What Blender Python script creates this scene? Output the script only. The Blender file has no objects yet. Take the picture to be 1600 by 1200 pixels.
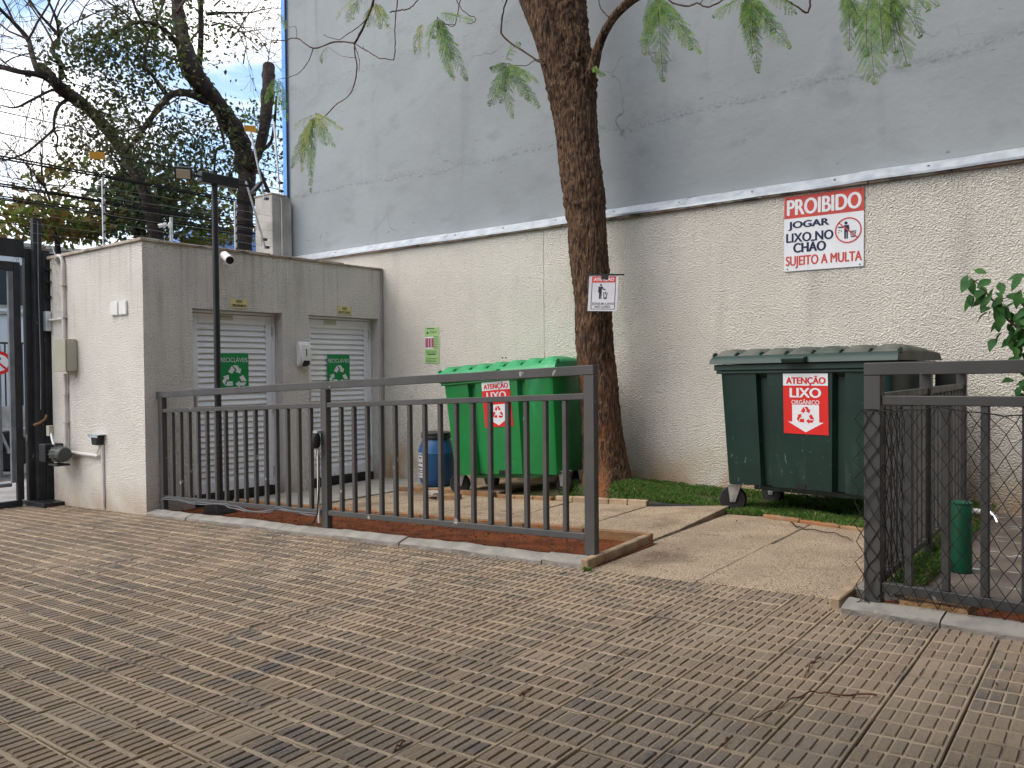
import bpy, bmesh, math, random
from mathutils import Vector, Matrix, noise
R = math.radians
random.seed(7)
S = bpy.context.scene
COL = S.collection

# ------------------------------------------------------------------ camera
F, PITCH, ROLL, YAW, CZ = 1250.0, .019, .009, R(37.7), 1.15   # focal length in px of a 1600 px wide picture
_r = Vector((math.cos(YAW), math.sin(YAW), 0)); _f0 = Vector((-math.sin(YAW), math.cos(YAW), 0)); _u0 = Vector((0, 0, 1))
_f = _f0 * math.cos(PITCH) - _u0 * math.sin(PITCH)
_u = _f0 * math.sin(PITCH) + _u0 * math.cos(PITCH)
_rc = _r * math.cos(ROLL) - _u * math.sin(ROLL)
_uc = _r * math.sin(ROLL) + _u * math.cos(ROLL)
cd = bpy.data.cameras.new('camera'); cam = bpy.data.objects.new('camera', cd); COL.objects.link(cam)
cd.sensor_width = 36; cd.lens = F / 1600 * 36; cd.clip_start = .05; cd.clip_end = 2000
M = Matrix.Identity(4)
for i in range(3):
    M[i][0], M[i][1], M[i][2] = _rc[i], _uc[i], -_f[i]
M[2][3] = CZ
cam.matrix_world = M
S.camera = cam
CP = Vector((0, 0, CZ))
GA, GC = .042, .0686                                            # the driveway falls towards the street gate
def ray(px, py): return _rc * ((px - 800) / F) - _uc * ((py - 600) / F) + _f
def PY(px, py, Y): d = ray(px, py); return CP + d * (Y / d.y)
def PX(px, py, X): d = ray(px, py); return CP + d * (X / d.x)
def PZ(px, py, Z): d = ray(px, py); return CP + d * ((Z - CZ) / d.z)
def PG(px, py, dz=0): d = ray(px, py); return CP + d * ((GC + dz - CZ) / (d.z - GA * d.x))
def gz(x): return GA * max(x, -10.15) + GC

# ------------------------------------------------------------------ sky, sun, exposure
SUN = Vector((-.36, -.52, .77)).normalized()
w = bpy.data.worlds.new('World'); S.world = w; w.use_nodes = True
nt = w.node_tree; nt.nodes.clear()
def wn(t): return nt.nodes.new(t)
out = wn('ShaderNodeOutputWorld'); bg = wn('ShaderNodeBackground'); sky = wn('ShaderNodeTexSky')
sky.sky_type = 'NISHITA'; sky.sun_disc = False
sky.sun_elevation = math.asin(SUN.z); sky.sun_rotation = math.atan2(SUN.x, SUN.y)
tc = wn('ShaderNodeTexCoord'); mp = wn('ShaderNodeMapping'); mp.inputs['Scale'].default_value = (1, 1, 2.6)
nz = wn('ShaderNodeTexNoise'); nz.inputs['Scale'].default_value = 2.6; nz.inputs['Detail'].default_value = 9; nz.inputs['Roughness'].default_value = .55
rp = wn('ShaderNodeValToRGB'); rp.color_ramp.elements[0].position = .43; rp.color_ramp.elements[1].position = .58
mx = wn('ShaderNodeMix'); mx.data_type = 'RGBA'; mx.inputs[7].default_value = (11.2, 11.1, 11.0, 1)
nt.links.new(tc.outputs['Generated'], mp.inputs[0]); nt.links.new(mp.outputs[0], nz.inputs['Vector'])
nt.links.new(nz.outputs['Fac'], rp.inputs[0]); nt.links.new(rp.outputs[0], mx.inputs[0])
sg_ = wn('ShaderNodeVectorMath'); sg_.operation = 'SCALE'; sg_.inputs['Scale'].default_value = 1.7; nt.links.new(sky.outputs[0], sg_.inputs[0]); nt.links.new(sg_.outputs[0], mx.inputs[6]); nt.links.new(mx.outputs[2], bg.inputs[0]); nt.links.new(bg.outputs[0], out.inputs[0])
bg.inputs[1].default_value = .12
sd = bpy.data.lights.new('sun', 'SUN'); sd.energy = 1.9; sd.angle = R(50); sd.color = (1, .91, .78)
so = bpy.data.objects.new('sun', sd); COL.objects.link(so); so.rotation_euler = SUN.to_track_quat('Z', 'Y').to_euler()
S.view_settings.view_transform = 'Standard'; S.view_settings.look = 'None'
S.view_settings.exposure = .58; S.view_settings.gamma = 1
S.render.engine = 'CYCLES'
S.cycles.use_denoising = True
S.cycles.max_bounces = 6

# ------------------------------------------------------------------ materials
def mat(name, col, col2=None, sc=3.0, rough=.8, metal=0.0, bump=0.0, bsc=40.0, bdist=.01, det=6.0, contrast=(.35, .65),
        stretch=(1, 1, 1), bstretch=(1, 1, 1), speck=None, spec=.3, layers=(), distort=0.0, obj=False, vor=0.0, rvar=0.0):
    """layers: (colour, scale, lo, hi, stretch, (zlo, zhi) or None) stains or other tones of their own shape laid over the base colour."""
    m = bpy.data.materials.new(name); m.use_nodes = True
    t = m.node_tree; N = t.nodes; L = t.links; N.clear()
    o = N.new('ShaderNodeOutputMaterial'); b = N.new('ShaderNodeBsdfPrincipled'); L.new(b.outputs[0], o.inputs[0])
    b.inputs['Roughness'].default_value = rough; b.inputs['Metallic'].default_value = metal
    b.inputs['Specular IOR Level'].default_value = spec
    if obj:
        g = N.new('ShaderNodeTexCoord'); P = g.outputs['Object']
    else:
        g = N.new('ShaderNodeNewGeometry'); P = g.outputs['Position']
    def mapped(s):
        if tuple(s) == (1, 1, 1): return P
        q = N.new('ShaderNodeMapping'); q.inputs['Scale'].default_value = s; L.new(P, q.inputs[0]); return q.outputs[0]
    def noi(scale, d, s, dis=0.0):
        q = N.new('ShaderNodeTexNoise'); q.inputs['Scale'].default_value = scale; q.inputs['Detail'].default_value = d
        q.inputs['Distortion'].default_value = dis; L.new(mapped(s), q.inputs['Vector']); return q.outputs['Fac']
    def ramp(src, lo, hi, smooth=True):
        q = N.new('ShaderNodeMapRange'); q.interpolation_type = 'SMOOTHSTEP' if smooth else 'LINEAR'
        q.inputs[1].default_value = lo; q.inputs[2].default_value = hi; L.new(src, q.inputs[0]); return q.outputs[0]
    def mix(f, a, c):
        q = N.new('ShaderNodeMix'); q.data_type = 'RGBA'
        if isinstance(f, float): q.inputs[0].default_value = f
        else: L.new(f, q.inputs[0])
        for i, v in ((6, a), (7, c)):
            if isinstance(v, tuple): q.inputs[i].default_value = (*v, 1)
            else: L.new(v, q.inputs[i])
        return q.outputs[2]
    def mul(a, c):
        q = N.new('ShaderNodeMath'); q.operation = 'MULTIPLY'; L.new(a, q.inputs[0])
        if isinstance(c, float): q.inputs[1].default_value = c
        else: L.new(c, q.inputs[1])
        return q.outputs[0]
    C = tuple(col)
    if col2: C = mix(ramp(noi(sc, det, stretch, distort), *contrast), C, tuple(col2))
    for lc, ls, lo, hi, st, zr in layers:
        f = ramp(noi(ls, 6, st, .3), lo, hi)
        if zr:
            sx = N.new('ShaderNodeSeparateXYZ'); L.new(P, sx.inputs[0])
            f = mul(f, ramp(sx.outputs[2], *zr))
        C = mix(f, C, tuple(lc))
    if speck:
        C = mix(ramp(noi(speck[1], 2, (1, 1, 1)), speck[2], speck[3]), C, tuple(speck[0]))
    if isinstance(C, tuple): b.inputs['Base Color'].default_value = (*C, 1)
    else: L.new(C, b.inputs['Base Color'])
    if rvar:
        rr = N.new('ShaderNodeMapRange'); L.new(noi(sc * 2, 5, (1, 1, 1)), rr.inputs[0]); rr.inputs[1].default_value = .3; rr.inputs[2].default_value = .7
        rr.inputs[3].default_value = rough - rvar; rr.inputs[4].default_value = min(1, rough + rvar); L.new(rr.outputs[0], b.inputs['Roughness'])
    if bump:
        h = noi(bsc, 5, bstretch, .4)
        if vor:
            v = N.new('ShaderNodeTexVoronoi'); v.inputs['Scale'].default_value = vor; v.feature = 'SMOOTH_F1'; L.new(mapped(bstretch), v.inputs['Vector'])
            ad = N.new('ShaderNodeMath'); ad.operation = 'ADD'; L.new(h, ad.inputs[0]); L.new(v.outputs['Distance'], ad.inputs[1]); h = ad.outputs[0]
        bp = N.new('ShaderNodeBump'); bp.inputs['Strength'].default_value = bump; bp.inputs['Distance'].default_value = bdist
        L.new(h, bp.inputs['Height']); L.new(bp.outputs[0], b.inputs['Normal'])
    m['_nodes'] = ''
    return m

GREYST = (.33, .32, .295)
M_ = {}
def stucco(name, base, grime_and_shade, soil, streak=.62, sz=(.55, -.12)):
    return mat(name, base, tuple(c * .93 for c in base), sc=2.2, rough=.92, spec=.15, bump=1.0, bsc=70, bdist=.020, vor=110,
               layers=[(grime_and_shade, 2.2, .54, .86, (2.0, 2.0, .26), None),
                       (grime_and_shade, 5.0, streak, .80, (3.4, 3.4, .16), (1.2, 2.6)),
                       (soil, 2.5, .22, .60, (1, 1, .8), sz),
                       (tuple(c * .55 for c in grime_and_shade), 9, .66, .78, (1, 1, 1), (.25, -.3)),
                       (tuple(c * .85 for c in grime_and_shade), 75, .58, .72, (1, 1, 1), None)])  # fine specks paint the shade in the render's pits into the colour
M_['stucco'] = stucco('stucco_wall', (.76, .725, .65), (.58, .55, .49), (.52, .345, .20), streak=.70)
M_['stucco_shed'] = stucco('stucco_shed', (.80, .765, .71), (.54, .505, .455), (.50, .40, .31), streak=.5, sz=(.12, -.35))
M_['cement'] = mat('blue_grey_cement', (.285, .308, .322), (.248, .268, .281), sc=.9, rough=.85, spec=.2, bump=.35, bsc=14, bdist=.012, distort=.8, contrast=(.3, .7),
                   layers=[((.215, .232, .242), 2.2, .52, .80, (1, 1, 1.8), None), ((.22, .236, .245), 1.6, .60, .84, (2.6, 2.6, .22), None), ((.30, .318, .326), 1.4, .58, .90, (1, 1, .5), None),
                           ((.17, .185, .2), 9.0, .70, .76, (1, 1, 2.5), None)])
# hair cracks in the cement, shaped by warped cells
def cracks(m):
    t = m.node_tree; N = t.nodes; L = t.links
    b = next(n for n in N if n.type == 'BSDF_PRINCIPLED'); src = b.inputs['Base Color'].links[0].from_socket
    g = N.new('ShaderNodeNewGeometry'); nn = N.new('ShaderNodeTexNoise'); nn.inputs['Scale'].default_value = 2.2; nn.inputs['Detail'].default_value = 6
    L.new(g.outputs['Position'], nn.inputs['Vector'])
    ad = N.new('ShaderNodeVectorMath'); ad.operation = 'MULTIPLY_ADD'; ad.inputs[1].default_value = (.55, .55, .55)
    L.new(nn.outputs['Color'], ad.inputs[0]); L.new(g.outputs['Position'], ad.inputs[2])
    v = N.new('ShaderNodeTexVoronoi'); v.feature = 'DISTANCE_TO_EDGE'; v.inputs['Scale'].default_value = .75; L.new(ad.outputs[0], v.inputs['Vector'])
    r = N.new('ShaderNodeMapRange'); L.new(v.outputs['Distance'], r.inputs[0]); r.inputs[1].default_value = .0; r.inputs[2].default_value = .007
    r.inputs[3].default_value = 1; r.inputs[4].default_value = 0
    n2 = N.new('ShaderNodeTexNoise'); n2.inputs['Scale'].default_value = 1.1; L.new(g.outputs['Position'], n2.inputs['Vector'])
    r2 = N.new('ShaderNodeMapRange'); L.new(n2.outputs['Fac'], r2.inputs[0]); r2.inputs[1].default_value = .56; r2.inputs[2].default_value = .66
    mu = N.new('ShaderNodeMath'); mu.operation = 'MULTIPLY'; L.new(r.outputs[0], mu.inputs[0]); L.new(r2.outputs[0], mu.inputs[1])
    mx = N.new('ShaderNodeMix'); mx.data_type = 'RGBA'; L.new(mu.outputs[0], mx.inputs[0]); L.new(src, mx.inputs[6]); mx.inputs[7].default_value = (.13, .14, .15, 1)
    L.new(mx.outputs[2], b.inputs['Base Color'])
cracks(M_['cement'])
def pour_joints(m):
    # ragged horizontal casting joints of the upper wall, with pitted grain along them
    t = m.node_tree; N = t.nodes; L = t.links
    b = next(n for n in N if n.type == 'BSDF_PRINCIPLED')
    def math_(op, a, c=None):
        q = N.new('ShaderNodeMath'); q.operation = op
        for i, v in enumerate((a, c)):
            if v is None: continue
            if isinstance(v, (int, float)): q.inputs[i].default_value = v
            else: L.new(v, q.inputs[i])
        return q.outputs[0]
    g = N.new('ShaderNodeNewGeometry'); sx = N.new('ShaderNodeSeparateXYZ'); L.new(g.outputs['Position'], sx.inputs[0])
    def noi(s, d):
        q = N.new('ShaderNodeTexNoise'); q.inputs['Scale'].default_value = s; q.inputs['Detail'].default_value = d; L.new(g.outputs['Position'], q.inputs['Vector']); return q.outputs['Fac']
    zz = math_('ADD', sx.outputs[2], math_('MULTIPLY', noi(1.3, 6), .42))
    for z0, wd, amt in ((3.80, .018, .5), (3.82, .10, .26), (5.35, .018, .3), (5.3, .12, .15)):
        dist = math_('ABSOLUTE', math_('SUBTRACT', zz, z0))
        r = N.new('ShaderNodeMapRange'); r.interpolation_type = 'SMOOTHSTEP'; L.new(dist, r.inputs[0]); r.inputs[1].default_value = wd; r.inputs[2].default_value = 0
        r2 = N.new('ShaderNodeMapRange'); L.new(noi(16 if wd < .05 else 38, 4), r2.inputs[0]); r2.inputs[1].default_value = .47; r2.inputs[2].default_value = .60
        f = math_('MULTIPLY', math_('MULTIPLY', r.outputs[0], r2.outputs[0]), amt)
        src = b.inputs['Base Color'].links[0].from_socket; mx = N.new('ShaderNodeMix'); mx.data_type = 'RGBA'; L.new(f, mx.inputs[0]); L.new(src, mx.inputs[6]); mx.inputs[7].default_value = (.115, .12, .122, 1); L.new(mx.outputs[2], b.inputs['Base Color'])
pour_joints(M_['cement'])
M_['concrete'] = mat('raw_concrete', (.42, .40, .37), (.27, .26, .24), sc=3, rough=.9, bump=.6, bsc=30, layers=[((.1, .1, .1), 7, .66, .74, (1, 1, .6), None)])
M_['galv'] = mat('galvanised_sheet', (.72, .77, .82), (.55, .60, .66), sc=8, rough=.38, metal=.75, spec=.5, bump=.25, bsc=6)
M_['coping'] = mat('clay_coping', (.30, .20, .16), (.42, .36, .30), sc=6, rough=.9, bump=.5, bsc=40, layers=[((.08, .07, .065), 5, .52, .68, (1, 1, 1), None)])
M_['tan_coping'] = mat('tan_stone_coping', (.46, .40, .34), (.33, .28, .23), sc=7, rough=.9, bump=.5, bsc=40, layers=[((.13, .10, .09), 4, .56, .68, (1, 1, 1), None)])
M_['bluepaint'] = mat('blue_paint', (.10, .30, .72), (.16, .38, .75), sc=4, rough=.6, layers=[((.55, .6, .65), 3, .66, .70, (3, 3, .5), None)])
M_['fence'] = mat('grey_enamel', (.074, .073, .074), (.060, .060, .061), sc=5, rough=.52, spec=.4, rvar=.12, bump=.12, bsc=25, bdist=.004,
                  layers=[((.30, .30, .29), 16, .695, .715, (1, 1, .7), None), ((.16, .13, .10), 6, .70, .78, (1, 1, .4), (.35, -.1))])
M_['black'] = mat('black_enamel', (.014, .015, .017), (.024, .024, .026), sc=5, rough=.42, spec=.4)
M_['gate'] = mat('dark_gate_paint', (.020, .021, .024), (.032, .033, .036), sc=6, rough=.55, bump=.2, bsc=15,
                 layers=[((.22, .21, .20), 14, .70, .735, (1, 1, .4), None)])
M_['gategrey'] = mat('grey_gate_paint', (.16, .18, .20), (.12, .13, .15), sc=6, rough=.5)
M_['alu'] = mat('aluminium', (.62, .63, .64), (.5, .51, .52), sc=10, rough=.38, metal=.7)
M_['steel'] = mat('zinc_steel', (.55, .56, .57), (.40, .41, .42), sc=14, rough=.42, metal=.7, obj=True)
M_['door'] = mat('white_aluminium_door', (.80, .82, .85), (.74, .76, .79), sc=3, rough=.45, spec=.4, layers=[((.40, .39, .37), 5, .62, .78, (1, 1, .5), (.5, -.3))])
M_['white'] = mat('white_plastic', (.74, .74, .73), (.66, .66, .65), sc=4, rough=.45, spec=.4)
M_['greenbin'] = mat('green_plastic', (.010, .195, .045), (.008, .160, .038), sc=2, rough=.36, spec=.45, bump=.06, bsc=60, obj=True,
                     layers=[((.03, .29, .13), 7, .58, .78, (1, 1, .35), None), ((.010, .085, .028), 9, .58, .74, (.6, .6, 2.0), (.62, .2)), ((.25, .45, .32), 26, .70, .735, (1, 1, .5), (.55, .15)), ((.035, .05, .03), 6, .52, .72, (1, 1, 1), (.30, .20))])
M_['greenlid'] = mat('faded_green_plastic', (.030, .30, .11), (.022, .25, .09), sc=3, rough=.45, spec=.4, obj=True, layers=[((.10, .36, .2), 9, .60, .78, (1, 1, 1), None)])
M_['darkbin'] = mat('dark_green_plastic', (.0065, .027, .021), (.005, .020, .016), sc=2.5, rough=.40, spec=.4, bump=.08, bsc=50, obj=True,
                    layers=[((.030, .062, .053), 9, .54, .78, (1.4, 1.4, .30), (.85, .2)), ((.20, .25, .23), 30, .68, .72, (1, 1, .45), (.80, .2)), ((.12, .16, .145), 60, .70, .73, (.3, .3, 2.2), (1.2, .3)),
                            ((.022, .045, .04), 6, .66, .78, (1, 1, 3), None)])
M_['darklid'] = mat('dusty_dark_lid', (.016, .042, .036), (.012, .032, .028), sc=4, rough=.5, spec=.4, obj=True, layers=[((.05, .075, .065), 5, .58, .80, (1, 1, 1), None)])
M_['dustlid'] = mat('dusty_lid_top', (.125, .125, .105), (.06, .075, .065), sc=5, rough=.75, obj=True)
M_['rubber'] = mat('black_rubber', (.016, .016, .017), (.03, .03, .03), sc=10, rough=.75)
M_['rim'] = mat('grey_plastic_rim', (.17, .17, .175), rough=.6)
M_['drum'] = mat('blue_drum_plastic', (.022, .10, .25), (.016, .075, .20), sc=4, rough=.42, spec=.4, obj=True, layers=[((.25, .33, .42), 12, .67, .74, (1, 1, .7), (.25, .05))])
M_['drum2'] = mat('faded_blue_plastic', (.05, .20, .36), (.03, .15, .30), sc=4, rough=.5)
M_['red'] = mat('sign_red', (.66, .018, .016), (.58, .02, .018), sc=4, rough=.4, spec=.4)
M_['redprint'] = mat('sign_dull_red', (.55, .065, .045), (.48, .06, .05), sc=4, rough=.5)
M_['signwhite'] = mat('sign_white', (.72, .74, .78), (.66, .68, .72), sc=3, rough=.4, spec=.4, layers=[((.5, .5, .5), 6, .66, .8, (1, 1, .5), None)])
M_['paper'] = mat('laminated_paper', (.58, .58, .62), (.50, .50, .55), sc=5, rough=.45)
M_['navy'] = mat('sign_navy', (.012, .018, .06), rough=.45)
M_['signgreen'] = mat('sticker_green', (.004, .25, .065), (.004, .22, .055), sc=4, rough=.45)
M_['yellow'] = mat('yellow_plate', (.66, .58, .28), (.55, .48, .22), sc=8, rough=.5)
M_['orange'] = mat('faded_warning_plate', (.62, .30, .03), (.50, .24, .03), sc=5, rough=.6)
M_['plate2'] = mat('pale_plate', (.52, .54, .45), rough=.5)
M_['ink'] = mat('black_ink', (.012, .012, .014), rough=.5)
M_['magenta'] = mat('magenta_print', (.34, .08, .15), rough=.5)
M_['lime'] = mat('lime_print', (.36, .54, .22), (.31, .48, .19), sc=6, rough=.5)
M_['beige'] = mat('beige_box', (.42, .41, .33), (.36, .35, .28), sc=3, rough=.5, layers=[((.3, .27, .2), 6, .62, .75, (1, 1, .3), None)])
M_['conduit'] = mat('white_conduit', (.62, .60, .58), (.5, .47, .44), sc=5, rough=.6)
M_['motor'] = mat('grey_green_motor', (.075, .085, .08), (.055, .06, .06), sc=8, rough=.5)
M_['brick'] = mat('orange_edging', (.31, .195, .105), (.22, .125, .065), sc=9, rough=.92, bump=.5, bsc=60, speck=((.22, .13, .08), 60, .6, .75),
                  layers=[((.30, .12, .045), 5, .50, .70, (1, 1, 1), None), ((.16, .13, .11), 4, .62, .76, (1, 1, 1), None)])
M_['tanedge'] = mat('tan_edging', (.40, .31, .21), (.30, .215, .14), sc=8, rough=.92, bump=.5, bsc=60, layers=[((.18, .14, .11), 6, .60, .72, (1, 1, 1), None)])
M_['blockstone'] = mat('orange_stone', (.46, .285, .15), (.30, .17, .085), sc=14, rough=.95, bump=1.0, bsc=70, speck=((.16, .085, .05), 60, .54, .66))
M_['kerb'] = mat('grey_painted_kerb', (.275, .262, .235), (.205, .197, .18), sc=7, rough=.85, bump=.6, bsc=26, bdist=.012,
                 layers=[((.20, .19, .18), 9, .60, .70, (1, 1, 1), None), ((.36, .30, .22), 7, .66, .76, (1, 1, 1), None)])
M_['kerbraw'] = mat('bare_kerb_face', (.17, .16, .15), (.24, .22, .20), sc=14, rough=.95, bump=.8, bsc=50)
M_['slab'] = mat('exposed_aggregate', (.51, .40, .285), (.40, .315, .225), sc=2.3, rough=.95, bump=1.0, bsc=105, bdist=.012, vor=150, spec=.12,
                 speck=((.17, .125, .09), 105, .50, .64),
                 layers=[((.24, .175, .125), 1.9, .50, .74, (1, 1, 1), None), ((.12, .10, .08), 3.6, .62, .80, (1, 2.2, 1), None), ((.70, .58, .44), 120, .57, .68, (1, 1, 1), None)])
M_['cone'] = mat('worn_concrete_floor', (.20, .165, .135), (.13, .105, .09), sc=4, rough=.85, bump=.4, bsc=30, layers=[((.55, .55, .52), 8, .63, .67, (1, 3, 1), None)])
M_['pale'] = mat('pale_cement_floor', (.36, .34, .31), (.28, .26, .23), sc=5, rough=.9, bump=.4, bsc=40)
M_['pad'] = mat('paver_pad', (.270, .205, .142), (.198, .154, .111), sc=1.6, rough=.88, bump=.9, bsc=90, bdist=.006, spec=.2, speck=((.30, .26, .215), 130, .60, .74),
                layers=[((.105, .098, .095), 3.1, .56, .74, (1, 1, 1), None), ((.30, .245, .18), 1.1, .52, .74, (1, 1, 1), None), ((.06, .056, .055), 7, .70, .78, (1, 1, 1), None)])
for _n, _c, _d in (('pad2', (.245, .194, .144), (.180, .146, .112)), ('pad3', (.305, .235, .165), (.225, .178, .130))):
    M_[_n] = mat('paver_' + _n, _c, _d, sc=2.2, rough=.88, bump=.9, bsc=90, bdist=.006, spec=.2, speck=((.31, .26, .21), 130, .60, .74),
                 layers=[((.11, .10, .092), 4.1, .56, .74, (1, 1, 1), None), ((.06, .056, .055), 8, .70, .78, (1, 1, 1), None)])
M_['sand'] = mat('paver_dust', (.42, .332, .228), (.315, .252, .178), sc=5, rough=.95, bump=.6, bsc=120, bdist=.006, layers=[((.14, .118, .095), 2.6, .54, .72, (1, 1, 1), None)])
M_['joint'] = mat('joint_dirt', (.065, .05, .038), (.10, .08, .06), sc=20, rough=1.0)
M_['soil'] = mat('red_soil', (.23, .075, .032), (.135, .048, .025), sc=8, rough=.98, bump=1.0, bsc=50, bdist=.03, spec=.05, speck=((.10, .05, .035), 75, .56, .66))
M_['turf'] = mat('turf_base', (.035, .05, .018), (.07, .06, .03), sc=9, rough=.95)
M_['bark'] = mat('bark', (.145, .088, .056), (.044, .029, .021), sc=34, rough=.95, spec=.1, bump=1.0, bsc=60, bdist=.03, stretch=(1.5, 1.5, .28), bstretch=(1.3, 1.3, .22),
                 contrast=(.38, .62), layers=[((.25, .155, .10), 46, .57, .70, (1.4, 1.4, .25), None), ((.21, .092, .045), 5, .46, .70, (1, 1, .5), (1.9, .3)), ((.022, .016, .014), 6, .62, .74, (1.3, 1.3, .4), None)])
M_['bark2'] = mat('street_bark', (.062, .047, .040), (.028, .022, .020), sc=7, rough=.95, bump=.8, bsc=20, bdist=.04, stretch=(1, 1, .4), layers=[((.10, .09, .07), 4, .6, .75, (1, 1, 1), None)])
M_['twig'] = mat('twig', (.075, .038, .030), (.045, .025, .02), sc=20, rough=.85)
M_['deadtwig'] = mat('dead_twig', (.19, .09, .055), (.12, .06, .04), sc=20, rough=.85)
def leafmat(name, c, c2, sc, trans=.25):
    m = mat(name, c, c2, sc=sc, rough=.6, spec=.25, contrast=(.4, .6))
    t = m.node_tree; b = next(n for n in t.nodes if n.type == 'BSDF_PRINCIPLED'); o = next(n for n in t.nodes if n.type == 'OUTPUT_MATERIAL')
    tr = t.nodes.new('ShaderNodeBsdfTranslucent'); mx = t.nodes.new('ShaderNodeMixShader'); mx.inputs[0].default_value = trans
    src = b.inputs['Base Color'].links[0].from_socket; t.links.new(src, tr.inputs[0])
    t.links.new(b.outputs[0], mx.inputs[1]); t.links.new(tr.outputs[0], mx.inputs[2]); t.links.new(mx.outputs[0], o.inputs[0])
    return m
M_['frond'] = leafmat('feathery_leaflets', (.070, .180, .028), (.17, .28, .05), 14, .35)
M_['frondy'] = leafmat('yellowing_leaflets', (.30, .32, .05), (.14, .22, .05), 7, .35)
M_['leafd'] = leafmat('dark_glossy_leaf', (.048, .060, .022), (.10, .095, .035), 3, .25)
M_['leafm'] = leafmat('blue_green_leaf', (.060, .105, .055), (.10, .14, .065), 3, .25)
M_['leafy'] = leafmat('olive_yellow_leaf', (.14, .15, .035), (.19, .11, .03), 2.5, .3)
M_['leafg'] = leafmat('yellow_green_leaf', (.16, .22, .03), (.10, .16, .03), 3, .35)
M_['leafb'] = leafmat('bush_leaf', (.045, .135, .030), (.025, .085, .022), 6, .25)
M_['grass'] = leafmat('grass_blade', (.050, .165, .030), (.17, .27, .07), 45, .3)
M_['grassdry'] = leafmat('dry_grass_blade', (.30, .26, .10), (.20, .15, .07), 30, .2)
M_['road'] = mat('asphalt', (.06, .06, .06), (.085, .083, .08), sc=5, rough=.9, bump=.5, bsc=80)
M_['pavement'] = mat('street_pavement', (.30, .29, .28), (.22, .21, .2), sc=4, rough=.9)
M_['farwall'] = mat('pale_street_wall', (.58, .62, .66), (.50, .54, .58), sc=1, rough=.8)
M_['glass'] = mat('dark_glass', (.02, .03, .04), rough=.12, spec=.5)
M_['shade_block'] = mat('shade_block_brown', (.10, .088, .075), (.08, .07, .06), sc=1.5, rough=.9)
M_['cable'] = mat('black_cable', (.012, .012, .013), rough=.6)
M_['wire'] = mat('fence_wire', (.35, .35, .36), rough=.4, metal=.8)
M_['net'] = mat('black_netting', (.012, .012, .014), rough=.7)
M_['lamp'] = mat('floodlight_lens', (.58, .53, .44), rough=.35)
M_['lensgreen'] = mat('floodlight_glass', (.38, .50, .47), rough=.3)
M_['pipegreen'] = mat('green_pipe', (.006, .075, .038), (.010, .10, .055), sc=7, rough=.5, spec=.35)
M_['chrome'] = mat('chrome', (.75, .77, .80), rough=.12, metal=1)
M_['blueroof'] = mat('blue_roof', (.09, .19, .42), (.12, .22, .45), sc=2, rough=.6)

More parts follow.
